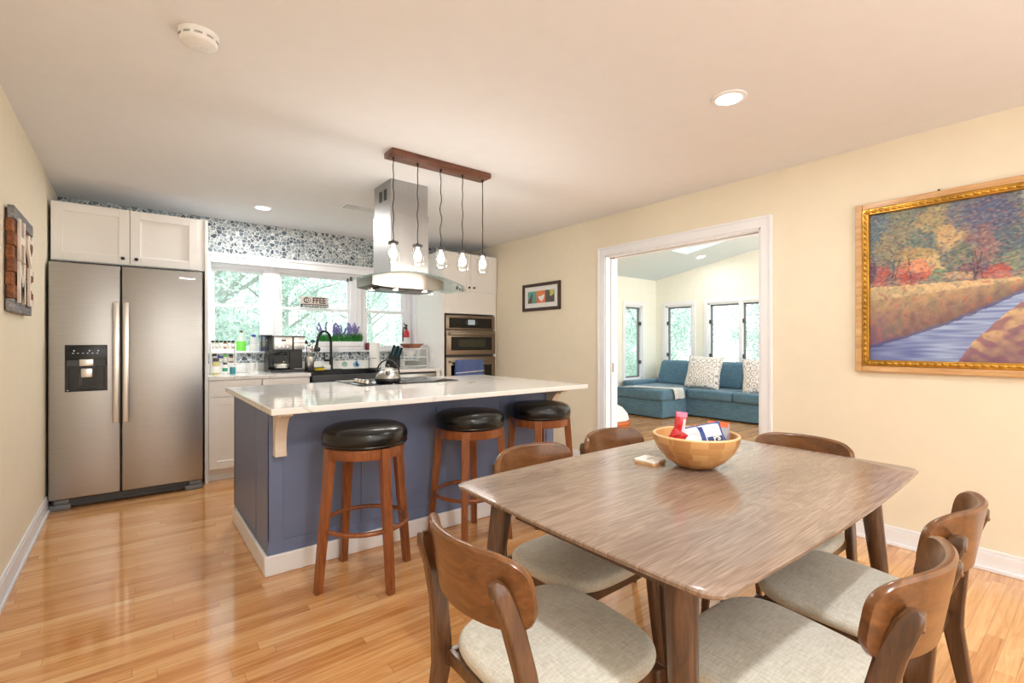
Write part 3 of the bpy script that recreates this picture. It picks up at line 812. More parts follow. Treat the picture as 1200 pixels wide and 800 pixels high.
# ================================================================== PENDANT BAR
def pendants():
    x0, x1, yc = 1.275, 2.035, 2.878
    cx = (x0+x1)/2
    t = T('pendant_light', 'wooden ceiling bar with five glass jar pendant lamps over the island', 'ceiling light', (cx, yc, 2.44))
    P('ceiling_bar', B().box(x0-cx, x1-cx, -.065, .065, -.036, -.0005, bev=.003), M['bar_wood'], t)
    P('screw_hole', B().cyl((-.30, -.03, -.0365), .006, .001).cyl((.30, -.03, -.0365), .006, .001), M['gap'], t)
    for i, x in enumerate((1.31, 1.482, 1.657, 1.832, 2.005)):
        dx = x-cx; top = -.036; zb = -.575
        ph = random.random()*6; am = (.003, .003, .005, .002, .001)[i]
        pts = [(dx+am*math.sin(ph+k*1.3)*(1 if 0 < k < 20 else 0), am*math.cos(ph+k*.9)*(1 if 0 < k < 20 else 0), top+(zb-top)*k/20) for k in range(21)]
        P('cord', B().tube(pts, .0032, 8).cyl((dx, 0, -.052), .007, .018, 'z', 12), M['matte_black'], t)
        l = P('jar_lid', B().lathe([(.006, zb+.012), (.012, zb+.004), (.030, zb), (.033, zb-.002), (.033, zb-.016), (.030, zb-.017)], (dx, 0, 0), 28), M['dark_grey'], t)
        z = zb-.016
        prof = [(.030, z), (.031, z-.012), (.040, z-.028), (.0425, z-.045), (.0425, z-.105), (.037, z-.118), (.030, z-.121)]
        P('glass_jar', B().lathe(prof, (dx, 0, 0), 32, cap0=False), M['jar_glass'], t)
        P('light_bulb', B().lathe([(.010, z), (.011, z-.02), (.022, z-.04), (.027, z-.06), (.022, z-.08), (.008, z-.09)], (dx, 0, 0), 20), emit('warm_bulb', (255, 246, 230), 9), t)
        ld = bpy.data.lights.new('pendant_glow', 'POINT'); ld.energy = 4.2; ld.color = (1, .95, .88); ld.shadow_soft_size = .03
        o = bpy.data.objects.new('pendant_glow', ld); COL.objects.link(o); o.location = (x, yc, 2.44+z-.135)
pendants()

# ================================================================== STOOLS
def make_stool():
    t = T('bar_stool', '', 'stool')
    rg = []
    b = B(); R = .212
    b.lathe([(R-.025, .695), (R-.008, .70), (R, .712), (R+.004, .738), (R, .765), (R-.010, .780), (R-.04, .794), (R-.10, .801), (.02, .803)], seg=48)
    P('seat_cushion', b, M['vinyl'], t)
    P('seat_piping', B().torus((0, 0, .709), R-.003, .006, 'z', 48, 8), M['vinyl'], t)
    P('seat_ring', B().lathe([(.170, .645), (.197, .645), (.199, .65), (.199, .696), (.170, .696)], seg=48), M['stool_wood'], t)
    for k in range(4):
        a = PI/4+k*PI/2; d = Vector((math.cos(a), math.sin(a), 0)); q = Vector((-d.y, d.x, 0))
        b = B(); rings = []
        for z, r, w in ((.697, .188, .046), (.645, .192, .046), (.45, .208, .042), (.2, .232, .038), (0, .250, .036)):
            rings.append([d*(r+sx*w/2)+q*(sy*w/2)+Vector((0, 0, z)) for sx, sy in ((-1,-1),(1,-1),(1,1),(-1,1))])
        b.loft(rings)
        P('leg', b, M['stool_wood'], t, bev=.003)
    P('foot_ring', B().torus((0, 0, .295), .212, .0115, 'z', 56, 10), M['stool_wood'], t)
    return t
s0 = make_stool(); s0['group'] = 'bar stools along the island'
s0.location = (.955, 2.440, 0); s0.rotation_euler = (0, 0, -.67)
s0['label'] = 'black vinyl bar stool nearest the refrigerator end of the island'
dup(s0, (1.655, 2.515, 0), .08, 'middle black vinyl bar stool of the three at the island')
dup(s0, (2.255, 2.53, 0), .0, 'black vinyl bar stool nearest the doorway end of the island')

# ================================================================== DINING CHAIRS
def make_chair():
    t = T('dining_chair', '', 'chair')
    out = []
    N = 56
    for i in range(N):
        a = 2*PI*i/N; c, s = math.cos(a), math.sin(a); n = 3.8
        y = .205*math.copysign(abs(s)**(2/n), s); wf = .218+.014*(y/.205)
        x = wf*math.copysign(abs(c)**(2/n), c)
        if y > 0: y += .012*(1-(x/.25)**2)
        out.append((x, y))
    b = B(); b.pad(out, .425, .482, .022, .014)
    for v in b.bm.verts:
        v.co.z += .012*(v.co.y/.235)
    P('seat', b, M['linen'], t)
    # apron
    b = B()
    b.bar((-.185, .165, .405), (.185, .165, .405), .034, .02, xdir=(0, 0, 1))
    b.bar((-.17, -.20, .405), (.17, -.20, .405), .034, .02, xdir=(0, 0, 1))
    for sx in (-1, 1): b.bar((sx*.188, .17, .405), (sx*.176, -.205, .395), .038, .022, xdir=(0, 0, 1))
    P('seat_frame', b, M['walnut'], t, bev=.004)
    for sx in (-1, 1):
        b = B(); rings = []
        for z, x, y, w in ((.425, .196, .172, .034), (.40, .196, .174, .036), (.2, .204, .188, .030), (0, .214, .206, .022)):
            rings.append([Vector((sx*x+p*w/2, y+q*w/2, z)) for p, q in ((-1,-1),(1,-1),(1,1),(-1,1))])
        b.loft(rings); P('front_leg', b, M['walnut'], t, bev=.006)
    for sx in (-1, 1):
        b = B(); rings = []
        for z, x, y, w, d in ((0, .205, -.285, .022, .026), (.2, .200, -.240, .026, .036), (.38, .196, -.212, .030, .050), (.44, .193, -.214, .030, .052), (.56, .182, -.228, .028, .046), (.66, .168, -.250, .030, .046), (.725, .160, -.274, .032, .042), (.745, .158, -.281, .026, .030), (.752, .157, -.284, .014, .016)):
            rings.append([Vector((sx*x+p*w/2, y+q*d/2, z)) for p, q in ((-1,-1),(1,-1),(1,1),(-1,1))])
        b.loft(rings); l = P('rear_leg', b, M['walnut'], t, bev=.006)
        for py, pz in ((-.270, .665), (-.292, .72)): P('screw_cap', B().sphere((sx*.163, py, pz), .0065, 1, .8, 1, 12, 8), M['walnut_x'], l)
    # curved backrest
    b = B(); n = 40; hz = .086; zc = .714; W = .200
    def pt(s, tt, off):
        x = W*s; h = hz*(1-abs(s)**6)**(1/3.6) if abs(s) < 1 else 0
        h *= 1-.04*abs(s)**2
        z = zc+h*tt
        y = -.288+1.75*x*x-(z-zc)*.16
        nx = -3.2*x; nl = math.hypot(nx, 1)
        return Vector((x+off*nx/nl, y+off/nl, z))
    ss = [math.sin(-PI/2+PI*i/n) for i in range(n+1)]
    ss[0] = -.9985; ss[-1] = .9985
    tv = [-1, -.93, -.6, -.2, .2, .6, .93, 1]
    rings = []
    for s_ in ss:
        th = .010
        f = [pt(s_, q, th*(1 if abs(q) < 1 else .35)) for q in tv]
        r = [pt(s_, q, -th*(1 if abs(q) < 1 else .35)) for q in reversed(tv)]
        rings.append(f+r)
    b.loft(rings)
    P('backrest', b, M['walnut_x'], t)
    return t
c0 = make_chair(); G = 'dining chairs around the walnut table'
c0['group'] = G
c0.location = (.845, .905, 0); c0.rotation_euler = (0, 0, -PI/2-.03)
c0['label'] = 'walnut dining chair at the near left end of the table, back toward the stools'
dup(c0, (1.27, 1.215, 0), PI+.02, 'walnut chair on the far side of the table closest to the bar stools')
dup(c0, (1.795, 1.255, 0), PI-.03, 'walnut chair on the far side of the table directly behind the white coaster')
dup(c0, (2.10, .875, 0), PI/2, 'walnut chair at the far right end of the table, its back toward the painting wall')
dup(c0, (1.735, .520, 0), .0, 'walnut chair on the near long side, closer to the yellow wall')
dup(c0, (1.238, .502, 0), .0, 'frontmost walnut chair on the near long side at lower right')

# ================================================================== DINING TABLE
TX, TY = 1.535, .895
def table():
    t = T('dining_table', 'rectangular walnut dining table with tapered splayed legs', 'table', (TX, TY, 0))
    hx, hy = .712, .450; pts = []
    def edge(n=24):
        r = .04
        corners = [(1, -1, -PI/2), (1, 1, 0), (-1, 1, PI/2), (-1, -1, PI)]
        def bow(x, y):
            return (x+math.copysign(.012, x)*(1-(y/hy)**2)*abs(x)/hx, y+math.copysign(.022, y)*(1-(x/hx)**2)*abs(y)/hy)
        for k, (sx, sy, a0) in enumerate(corners):
            for i in range(9):
                a = a0+PI/2*i/8; pts.append(bow(sx*(hx-r)+r*math.cos(a), sy*(hy-r)+r*math.sin(a)))
            nx, ny, _ = corners[(k+1) % 4]
            p = (sx*(hx-r)+r*math.cos(a0+PI/2), sy*(hy-r)+r*math.sin(a0+PI/2)); q0 = corners[(k+1) % 4]
            q = (q0[0]*(hx-r)+r*math.cos(q0[2]), q0[1]*(hy-r)+r*math.sin(q0[2]))
            for i in range(1, n): pts.append(bow(p[0]+(q[0]-p[0])*i/n, p[1]+(q[1]-p[1])*i/n))
    edge()
    rg = []
    for ins, z in ((.045, .728), (.012, .742), (.002, .748), (.0, .752), (.0, .757), (.003, .760)):
        rg.append([Vector((x*(1-ins/hx), y*(1-ins/hy), z)) for x, y in pts])
    P('tabletop', B().loft(rg), M['tabletop'], t)
    b = B(); z = .695
    for sy in (-1, 1): b.box(-.56, .56, sy*.30-.011, sy*.30+.011, .665, .728)
    for sx in (-1, 1): b.box(sx*.58-.011, sx*.58+.011, -.28, .28, .665, .728)
    P('apron', b, M['walnut'], t, bev=.002)
    for sx in (-1, 1):
        for sy in (-1, 1):
            b = B(); rings = []
            for zz, k, r in ((.728, 0, .034), (.70, .04, .035), (.4, .45, .028), (0, 1, .017)):
                c = Vector((sx*(.612+.075*k), sy*(.315+.06*k), zz))
                rings.append([c+Vector((r*math.cos(2*PI*i/28), r*math.sin(2*PI*i/28), 0)) for i in range(28)])
            b.loft(rings); P('leg', b, M['walnut'], t)
table()
TT = .7605
# bowl
BX, BY = 1.638, .972
t = T('fruit_bowl', 'round bamboo bowl holding snack bags on the dining table', 'bowl', (BX, BY, TT))
R = .153
prof = [(.045, 0), (.070, .006), (.105, .030), (.135, .065), (.150, .098), (R, .118), (R-.002, .121), (R-.009, .121), (R-.014, .112), (.134, .085), (.110, .050), (.07, .022), (.02, .014)]
P('bowl_shell', B().lathe(prof, seg=56), M['bamboo'], t)
P('bowl_rim', B().torus((0, 0, .119), R-.0055, .0052, 'z', 56, 8), flat('pale_rim_wood', (228, 190, 140), .4), t)
def bag(label, w, h, th, col, loc, rot_m, deco=None):
    t = T('snack_bag', label, 'snack bag', loc)
    def surf(u, v, sgn):
        e = max(0, (1-abs(2*u-1)**2.4))**.6*max(0, (1-abs(2*v-1)**2.6))**.6
        cr = noise.noise(Vector((u*5+loc[0]*40, v*5, sgn)))*.004
        return Vector(((u-.5)*w*(1-.05*math.sin(v*PI)), sgn*(th/2*e+.0006)+cr, (v-.5)*h))
    def sheet(b, u0, u1, v0, v1, sgn, off=0., nu=10, nv=10):
        rows = []
        for j in range(nv+1):
            rows.append([])
            for i in range(nu+1):
                p = surf(u0+(u1-u0)*i/nu, v0+(v1-v0)*j/nv, sgn); p.y += sgn*off
                rows[-1].append(b.bm.verts.new(rot_m @ p))
        for j in range(nv):
            for i in range(nu): b.bm.faces.new((rows[j][i], rows[j][i+1], rows[j+1][i+1], rows[j+1][i]))
    b = B(); sheet(b, 0, 1, 0, 1, 1, 0, 18, 18); sheet(b, 0, 1, 0, 1, -1, 0, 18, 18)
    bmesh.ops.remove_doubles(b.bm, verts=b.bm.verts[:], dist=.0015)
    P('wrapper', b, flat('wrapper_'+label.split()[0]+label.split()[1], col, .28, .0, .1), t)
    for (nm, u0, u1, v0, v1, c) in (deco or []):
        b = B(); sheet(b, u0, u1, v0, v1, -1, .0012, 6, 6)
        me = b.mesh(nm, flat('print_'+nm, c, .3), 60)
        link(nm, me, t)
    return t
def RM(rz, ry, rx): return (rot('Z', rz) @ rot('Y', ry) @ rot('X', rx)).to_3x3()
cam_rz = -.67
bag('white and blue crisp bag lying across the bamboo bowl', .158, .085, .036, (206, 210, 220), (BX-.006, BY-.03, TT+.117), RM(cam_rz, -.18, -.5),
    [('blue_band', .42, .53, .02, .98, (28, 58, 130)), ('blue_band', .95, 1, .02, .98, (28, 58, 130)), ('blue_band', 0, .06, .02, .98, (46, 90, 160)), ('blue_band', .1, .95, .92, 1, (28, 58, 130)), ('blue_panel', .56, .94, .08, .36, (24, 44, 104))])
tb = [o for o in COL.objects if o.name.startswith('snack_bag')][-1]
text('printed_lettering', 'PS', .026, .0004, M['label_white'], tb, RM(cam_rz, -.18, -.5).to_4x4() @ TR(.042, -.0195, -.020) @ RX, bold=.0008)
bag('red foil snack packet standing upright at the back of the bowl', .045, .115, .028, (206, 66, 72), (BX-.048, BY+.035, TT+.146), RM(cam_rz, .10, .1),
    [('foil_strip', .6, .85, .2, .8, (226, 214, 222)), ('red_print', .15, .6, .25, .6, (196, 40, 44)), ('pink_top', .05, .95, .85, 1, (214, 120, 150))])
bag('small dark red packet leaning at the left rim of the bowl', .06, .09, .02, (176, 24, 30), (BX-.092, BY+.028, TT+.098), RM(cam_rz, .5, .1))
bag('grey packet with orange top leaning at the right of the bowl', .085, .10, .03, (150, 150, 156), (BX+.085, BY-.045, TT+.112), RM(cam_rz, .1, -.3),
    [('orange_top', 0, 1, .78, 1, (226, 92, 50)), ('orange_side', 0, .14, .1, .78, (240, 140, 60))])
bag('green and orange sweet packet in the middle of the bowl', .05, .08, .02, (160, 214, 50), (BX+.035, BY-.045, TT+.108), RM(cam_rz, .3, -.2),
    [('orange_top', 0, 1, .75, 1, (244, 170, 70))])
bag('orange packet with black corner beneath the white bag', .07, .08, .02, (230, 124, 48), (BX+.04, BY+.01, TT+.10), RM(cam_rz, .4, -.1), [('black_corner', .1, .9, 0, .45, (24, 20, 20))])
# coaster stack
t = T('coaster', 'square white coaster with wooden base lying on the dining table', 'coaster', (1.553, 1.112, TT), .1)
def rsq(h, r, n=8):
    o = []
    for k, (sx, sy) in enumerate(((1,1),(-1,1),(-1,-1),(1,-1))):
        for i in range(n+1):
            a = k*PI/2+PI/2*i/n; o.append((sx*(h-r)+r*math.cos(a), sy*(h-r)+r*math.sin(a)))
    return o
P('wooden_base', B().prism(rsq(.045, .012), 'z', 0, .009), M['oak_raw'], t)
P('white_top', B().prism(rsq(.0452, .012), 'z', .009, .015), M['label_white'], t, bev=.001)
P('etched_mark', B().box(-.02, .02, -.003, .003, .015, .0153).box(-.015, .015, .008, .010, .015, .0153), M['mid_grey'], t)

# ================================================================== COUNTER ITEMS
WYs = WY1+.03
def bottle(label, loc, prof, mat, cap, cappr, labelm=None, labz=None, group=None, name='bottle', cat='bottle', sx=1., sy=1.):
    t = T(name, label, cat, loc, 0, group)
    P('bottle_body', B().lathe(prof, seg=20, sx=sx, sy=sy), mat, t)
    P('cap', B().lathe(cappr, seg=16), cap, t)
    if labelm:
        r = max(p[0] for p in prof)
        P('paper_label', B().lathe([(r+.0006, labz[0]), (r+.0008, labz[0]+.001), (r+.0008, labz[1]), (r+.0006, labz[1]+.001)], seg=20, sx=sx, sy=sy, cap0=False, cap1=False), labelm, t)
    return t
# white two tier rack with spice jars
RXc, RYc = .575, 5.22
t = T('spice_rack', 'white wire two-tier shelf holding spice jars on the counter', 'rack', (RXc, RYc, CT))
b = B()
for z in (.10, .235): 
    b.tube([(0, 0, z), (.20, 0, z)], .004, 8).tube([(0, .10, z), (.20, .10, z)], .004, 8)
    for i in range(11): b.tube([(.2*i/10, 0, z), (.2*i/10, .10, z)], .002, 6)
b.tube([(0, 0, .2), (.2, 0, .2)], .003, 6).tube([(0, 0, .275), (.2, 0, .275)], .003, 6)
P('shelves', b, M['white_plastic'], t)
for x in (0, .20):
    b = B().box(x-.004, x+.004, -.004, .104, 0, .29, bev=.002); P('side_frame', b, M['white_plastic'], t)
glass_col = [flat('spice_fill_%d' % i, c, .3) for i, c in enumerate([(216, 206, 198), (196, 196, 160), (236, 232, 226), (150, 110, 80), (226, 222, 216), (176, 150, 120)])]
k = 0
JL = ['white capped', 'pale green', 'cream', 'brown', 'off-white', 'tan']
for tier, z in ((0, .24), (1, .105)):
    for i in range(6 if tier == 0 else 4):
        x = .018+.033*i if tier == 0 else .03+.045*i; h = .072 if tier == 0 else (.082, .06, .07, .074)[i]
        r = .0135 if tier == 0 else .018
        lbl = '%s spice jar, %s on the %s tier of the rack' % (JL[k % 6], ['leftmost', 'second from left', 'third from left', 'fourth from left', 'fifth from left', 'rightmost'][i], 'upper' if tier == 0 else 'lower')
        capm = M['black'] if not (tier == 1 and i in (1, 2)) else (flat('blue_cap', (40, 60, 160), .4) if i == 1 else flat('green_cap', (90, 200, 60), .4))
        bottle(lbl, (RXc+x, RYc+.05, CT+z), [(r*.9, 0), (r, .004), (r, h*.75), (r*.7, h*.82)], glass_col[k % 6], capm, [(r*.95, h*.8), (r, h*.82), (r, h), (r*.9, h+.003)], M['label_white'], (h*.2, h*.6), group='spice jars on the white rack', name='spice_jar', cat='jar')
        k += 1
bottle('tall jar of tan spice with dark label in front of the rack', (RXc+.028, RYc-.075, CT), [(.028, 0), (.030, .005), (.030, .105), (.022, .125)], flat('tan_seasoning', (196, 186, 128), .4), M['dark_grey'], [(.022, .122), (.025, .125), (.025, .15), (.02, .155)], M['label_white'], (.02, .08), name='spice_jar', cat='jar')
bottle('slim white shaker with green label in front of the spice rack', (RXc+.10, RYc-.075, CT), [(.018, 0), (.02, .004), (.02, .085), (.014, .095)], M['label_white'], M['dark_grey'], [(.015, .092), (.017, .095), (.017, .11), (.012, .112)], flat('green_label', (40, 150, 110), .5), (.03, .06), name='spice_shaker', cat='shaker')
bottle('blue and teal lidded canister in front of lower rack tier', (RXc+.165, RYc-.05, CT), [(.022, 0), (.024, .004), (.024, .06), (.02, .068)], flat('teal_label', (60, 140, 150), .5), M['white_plastic'], [(.02, .066), (.023, .068), (.023, .082), (.018, .085)], name='canister', cat='canister')
# soap bottle, blue cap bottle and box on the sill
bottle('clear bottle of green dish soap on the window sill', (.87, WYs, OZ0), [(.036, 0), (.040, .006), (.040, .10), (.030, .15), (.013, .185), (.013, .195)], flat('soap_clear', (206, 226, 214), .1), M['bronze_steel'], [(.013, .192), (.015, .195), (.015, .21), (.012, .212)], flat('soap_green', (120, 222, 80), .2), (.005, .10), sx=1.1, sy=.6)
bottle('clear bottle with blue cap on the window sill', (.985, WYs, OZ0), [(.030, 0), (.033, .006), (.033, .08), (.033, .12), (.017, .145), (.017, .15)], flat('soft_clear', (222, 226, 226), .12), flat('blue_cap2', (50, 80, 170), .4), [(.017, .147), (.019, .15), (.019, .168), (.016, .17)], M['label_white'], (.02, .07), sx=1.1, sy=.6)
t = T('carton', 'small orange and lilac carton on the window sill beside the bottles', 'box', (1.085, WYs, OZ0))
P('carton_body', B().box(-.042, .042, -.02, .02, 0, .105, bev=.001), flat('lilac_print', (150, 144, 186), .5), t)
P('orange_print', B().box(-.0425, .0425, -.0206, -.0200, .045, .095), flat('orange_print', (238, 172, 92), .5), t)
P('round_print', B().cyl((0, -.0212, .062), .018, .0007, 'y', 20), flat('yellow_print', (236, 214, 140), .5), t)
# white bin and cup
ONE('cup', B().lathe([(.030, 0), (.032, .003), (.040, .095), (.038, .095), (.031, .006), (.002, .005)], seg=28), M['white_plastic'], 'plain white cup on the counter left of the coffee maker', 'cup', (.915, 5.28, CT))
ONE('storage_box', B().box(-.085, .085, -.05, .05, 0, .075, bev=.01), M['white_plastic'], 'low white plastic box on the counter behind the white cup', 'box', (.875, 5.41, CT))
# coffee maker
def coffee():
    t = T('coffee_maker', 'black and stainless double coffee maker with glass carafe', 'coffee maker', (1.215, 5.27, CT))
    P('body', B().box(-.155, .165, -.02, .14, 0, .365, bev=.008).box(-.155, .165, -.14, -.02, 0, .028, bev=.006).box(.045, .165, -.03, .0, .02, .30), M['black'], t)
    P('brew_head', B().box(-.125, .045, -.135, -.018, .225, .355, bev=.008), M['steel_light'], t)
    P('single_serve_head', B().box(.058, .165, -.125, -.018, .225, .355, bev=.008), M['steel_light'], t)
    P('head_band', B().box(.056, .168, -.127, -.125, .29, .296).box(-.128, .168, -.13, .02, .352, .362), M['black'], t)
    P('display', B().box(-.06, -.018, -.139, -.134, .31, .325), M['black_gloss'], t)
    b = B()
    for x in (-.075, -.04, -.003): b.cyl((x, -.139, .255), .007, .005, 'y', 14)
    P('button', b, M['chrome'], t)
    P('water_tank', B().box(-.215, -.15, -.03, .12, .21, .36, bev=.006), glassy('smoky_tank', (.45, .5, .55, 1), .1), t)
    P('tank_lid', B().box(-.22, -.12, -.035, .125, .36, .372, bev=.003).box(-.222, -.212, -.035, -.025, .21, .365), M['black'], t)
    c = P('carafe', B().lathe([(.055, .032), (.068, .045), (.072, .075), (.068, .12), (.052, .165), (.048, .175)], (-.045, -.085, 0), 32), M['jar_glass'], t)
    P('carafe_lid', B().lathe([(.05, .172), (.052, .176), (.05, .195), (.02, .205)], (-.045, -.085, 0), 28), M['black'], c)
    P('coffee_level', B().lathe([(.05, .036), (.0665, .047), (.0705, .07), (.069, .085)], (-.045, -.085, 0), 28), M['steel_light'], c)
    P('carafe_handle', B().tube([(-.10, -.10, .185), (-.145, -.12, .18), (-.155, -.125, .13), (-.14, -.12, .07), (-.11, -.11, .055)], .008, 10), M['black'], c)
    P('drip_tray', B().box(.06, .15, -.135, -.04, .028, .036), M['mid_grey'], t)
coffee()
# utensil crock
t = T('utensil_crock', 'round stainless crock holding cooking utensils beside the coffee maker', 'container', (1.452, 5.24, CT))
P('crock_body', B().lathe([(.044, 0), (.046, .003), (.046, .15), (.043, .15), (.043, .006), (.002, .005)], seg=30), M['steel_light'], t)
ut = [('ladle', 'black ladle standing in the steel crock', .022, .02, (.03, -.01, .30), 'teal', .026), ('spoon', 'steel serving spoon standing in the steel crock', -.01, .01, (-.005, .0, .27), 'chrome', .018),
      ('spatula', 'black slotted spatula leaning left in the steel crock', -.02, -.01, (-.035, -.01, .29), 'matte_black', .016), ('spoon', 'dark spoon leaning right out of the crock', .02, -.01, (.085, -.02, .215), 'matte_black', .02),
      ('whisk', 'steel whisk standing in the middle of the crock', .0, -.02, (.02, -.03, .25), 'chrome', .015)]
for nm, lb, bx, by, top, mt, hr in ut:
    t = T(nm, lb, 'utensil', (1.452, 5.24, CT+.01))
    d = Vector(top)-Vector((bx, by, .01))
    P('handle', B().tube([(bx, by, .01), Vector((bx, by, .01))+d*.85], .004, 8), M[mt], t)
    if nm == 'whisk':
        b = B()
        for k in range(4):
            a = k*PI/4
            b.tube([Vector(top)+Vector((math.cos(a)*hr*math.sin(q), math.sin(a)*hr*math.sin(q), -.06+.05*(1-math.cos(q)))) for q in [PI*i/10 for i in range(-10, 11)]], .0012, 5)
        P('wires', b, M[mt], t)
    else: P('head', B().sphere(top, hr, 1, .45 if nm != 'spatula' else .15, 1.25 if nm != 'ladle' else .7, 16, 10), M[mt], t)
ONE('peppers', B().sphere((0, 0, .012), .014, 1.4, 1, .8).sphere((.03, .0, .01), .012, 1.3, 1, .8), M['red'], 'red plastic scrubber lying on the sill right of utensil crock', 'scrubber', (1.55, WYs-.03, OZ0)).name = 'scrubber'
t = T('sponge', 'yellow and green kitchen sponge lying left of the faucet', 'sponge', (1.565, 5.30, CT))
P('foam', B().box(-.05, .05, -.03, .03, 0, .024, bev=.003), M['yellow'], t)
P('scouring_pad', B().box(-.05, .05, -.03, .03, .024, .033, bev=.001), flat('green_scour', (120, 134, 60), .95), t)
ONE('sponge_tray', B().box(-.04, .04, -.03, .03, 0, .055, bev=.008), M['white_plastic'], 'white soap caddy standing just left of the black faucet', 'caddy', (1.66, 5.36, CT))
# scrubbers hung on the splash
t = T('scrub_brush', 'round pale green scrubber stuck to the splashback right of faucet', 'scrubber', (1.905, WY1-.022, .970))
P('scrubber_face', B().cyl((0, 0, 0), .030, .014, 'y', 28), flat('sage_scrub', (150, 176, 166), .9, var=.2), t); t.children[0].location = (0, -.016, 0)
t = T('sponge_holder', 'blue whale-shaped sponge holder stuck to the splashback', 'sponge holder', (2.03, WY1-.022, .965))
b = B().cyl((-.0, -.016, 0), .026, .014, 'y', 24).cyl((.022, -.016, -.008), .022, .014, 'y', 24).cyl((.012, -.016, .03), .013, .014, 'y', 18)
P('whale_body', b, flat('sky_blue_plastic', (110, 168, 214), .4), t)
P('highlight', B().cyl((-.01, -.018, -.004), .006, .002, 'y', 12), M['label_white'], t)
# paper towel
t = T('paper_towel_holder', 'paper towel roll on a black wire holder right of the sink', 'paper towels', (2.165, 5.26, CT))
P('paper_roll', B().lathe([(.02, .012), (.055, .012), (.056, .016), (.056, .29), (.055, .294), (.02, .294)], seg=36), M['label_white'], t)
P('wire_base', B().torus((0, 0, .004), .07, .0035, 'z', 36, 8).tube([(0, 0, 0), (0, 0, .31)], .005, 8).tube([(-.07, -.01, .004), (-.07, -.01, .12), (-.02, -.066, .12), (.07, -.01, .12), (.07, -.01, .004)], .003, 6), M['matte_black'], t)
# jars behind
ONE('mug', B().lathe([(.03, 0), (.034, .004), (.036, .085), (.033, .085), (.031, .006), (.002, .006)], seg=26), flat('maroon_glaze', (128, 46, 66), .3), 'dark red mug on the sill behind the paper towels', 'mug', (2.20, WYs-.02, OZ0))
for i, (x, h) in enumerate(((2.385, .075), (2.455, .06))):
    ONE('glass_jar', B().lathe([(.024, 0), (.028, .004), (.028, h*.8), (.022, h), (.020, h)], seg=24), M['jar_glass'], ['taller small glass jar on the sill above knife block', 'shorter small glass jar on the sill above knife block'][i], 'jar', (x, WYs-.02, OZ0), group=None)
# knife block
t = T('knife_block', 'slanted black knife block full of dark handled knives', 'knife block', (2.36, 5.22, CT), .35)
b = B().prism([(-.08, 0), (.06, 0), (.065, .03), (-.01, .18), (-.085, .13)], 'x', -.05, .05)
for v in b.bm.verts: pass
P('block', b, M['matte_black'], t, bev=.004)
for i in range(3):
    for j in range(3):
        x = -.032+.032*i; k = j*.026
        p0 = Vector((x, -.078+k, .140+k*.62)); d = Vector((0, -.45, .9)).normalized()
        h = P('knife_handle', B().bar(p0-d*.01, p0+d*(.085+.01*((i+j) % 3)), .016, .022, .018, .024), M['teal'] if (i+j) % 4 == 1 else M['black'], t, bev=.003)
P('honing_rod', B().tube([(.045, -.03, .15), (.045, -.075, .25)], .007, 8), M['chrome'], t)
# dish rack
t = T('dish_shelf', 'white wire dish shelf with bowls above plates on the counter', 'rack', (2.475, 5.14, CT))
b = B()
for x in (0, .30): b.box(x-.004, x+.004, 0, .006, 0, .225).box(x-.004, x+.004, .214, .22, 0, .225)
for z in (.02, .125, .225):
    b.tube([(0, 0, z), (.30, 0, z)], .004, 8).tube([(0, .22, z), (.30, .22, z)], .004, 8)
    for x in (0, .30): b.tube([(x, 0, z), (x, .22, z)], .004, 8)
    for i in range(1, 12): b.tube([(.3*i/12, 0, z), (.3*i/12, .22, z)], .0018, 6)
P('wire_frame', b, M['white_plastic'], t)
pl = B().lathe([(.05, 0), (.055, .002), (.105, .010), (.107, .012), (.10, .012), (.055, .006), (.002, .005)], seg=36).mesh('plate', M['label_white'])
for i in range(5):
    o = link('plate', pl, None, (2.625, 5.25, CT+.025+i*.011)); o['category'] = 'plate'; o['group'] = 'plates stacked in the dish shelf'
    o['label'] = 'white dinner plate, %s of the stack in the dish shelf' % ['bottom', 'second from bottom', 'middle', 'second from top', 'top'][i]
bl = B().lathe([(.028, 0), (.032, .003), (.062, .038), (.070, .058), (.067, .058), (.058, .038), (.03, .007), (.002, .006)], seg=36).mesh('cereal_bowl', M['label_white'])
for i in range(2):
    o = link('cereal_bowl', bl, None, (2.60, 5.25, CT+.13+i*.013)); o['category'] = 'bowl'; o['group'] = 'bowls in the dish shelf'
    o['label'] = ['lower white cereal bowl on the top tier of the dish shelf', 'upper white cereal bowl nested on the top tier of the dish shelf'][i]
ONE('serving_tray', B().lathe([(.09, 0), (.10, .002), (.135, .035), (.160, .050), (.162, .053), (.130, .040), (.095, .008), (.002, .006)], seg=40, sy=.62), wood('reddish_tray_wood', (110, 58, 44), (156, 92, 66), (190, 130, 96), 0, 1., .4), 'reddish wooden serving bowl resting on the white dish shelf', 'bowl', (2.625, 5.25, CT+.23))
# wall outlet
t = T('outlet_plate', 'white outlet plate on the side of oven cabinet above counter', 'outlet', (2.8135, 5.10, 1.03))
P('plate', B().box(-.006, 0, -.055, .055, -.058, .058, bev=.002), M['white_plastic'], t)
P('socket', B().box(-.008, -.006, -.030, -.004, -.03, .03).box(-.008, -.006, .006, .032, -.03, .03), M['label_white'], t, bev=.001)
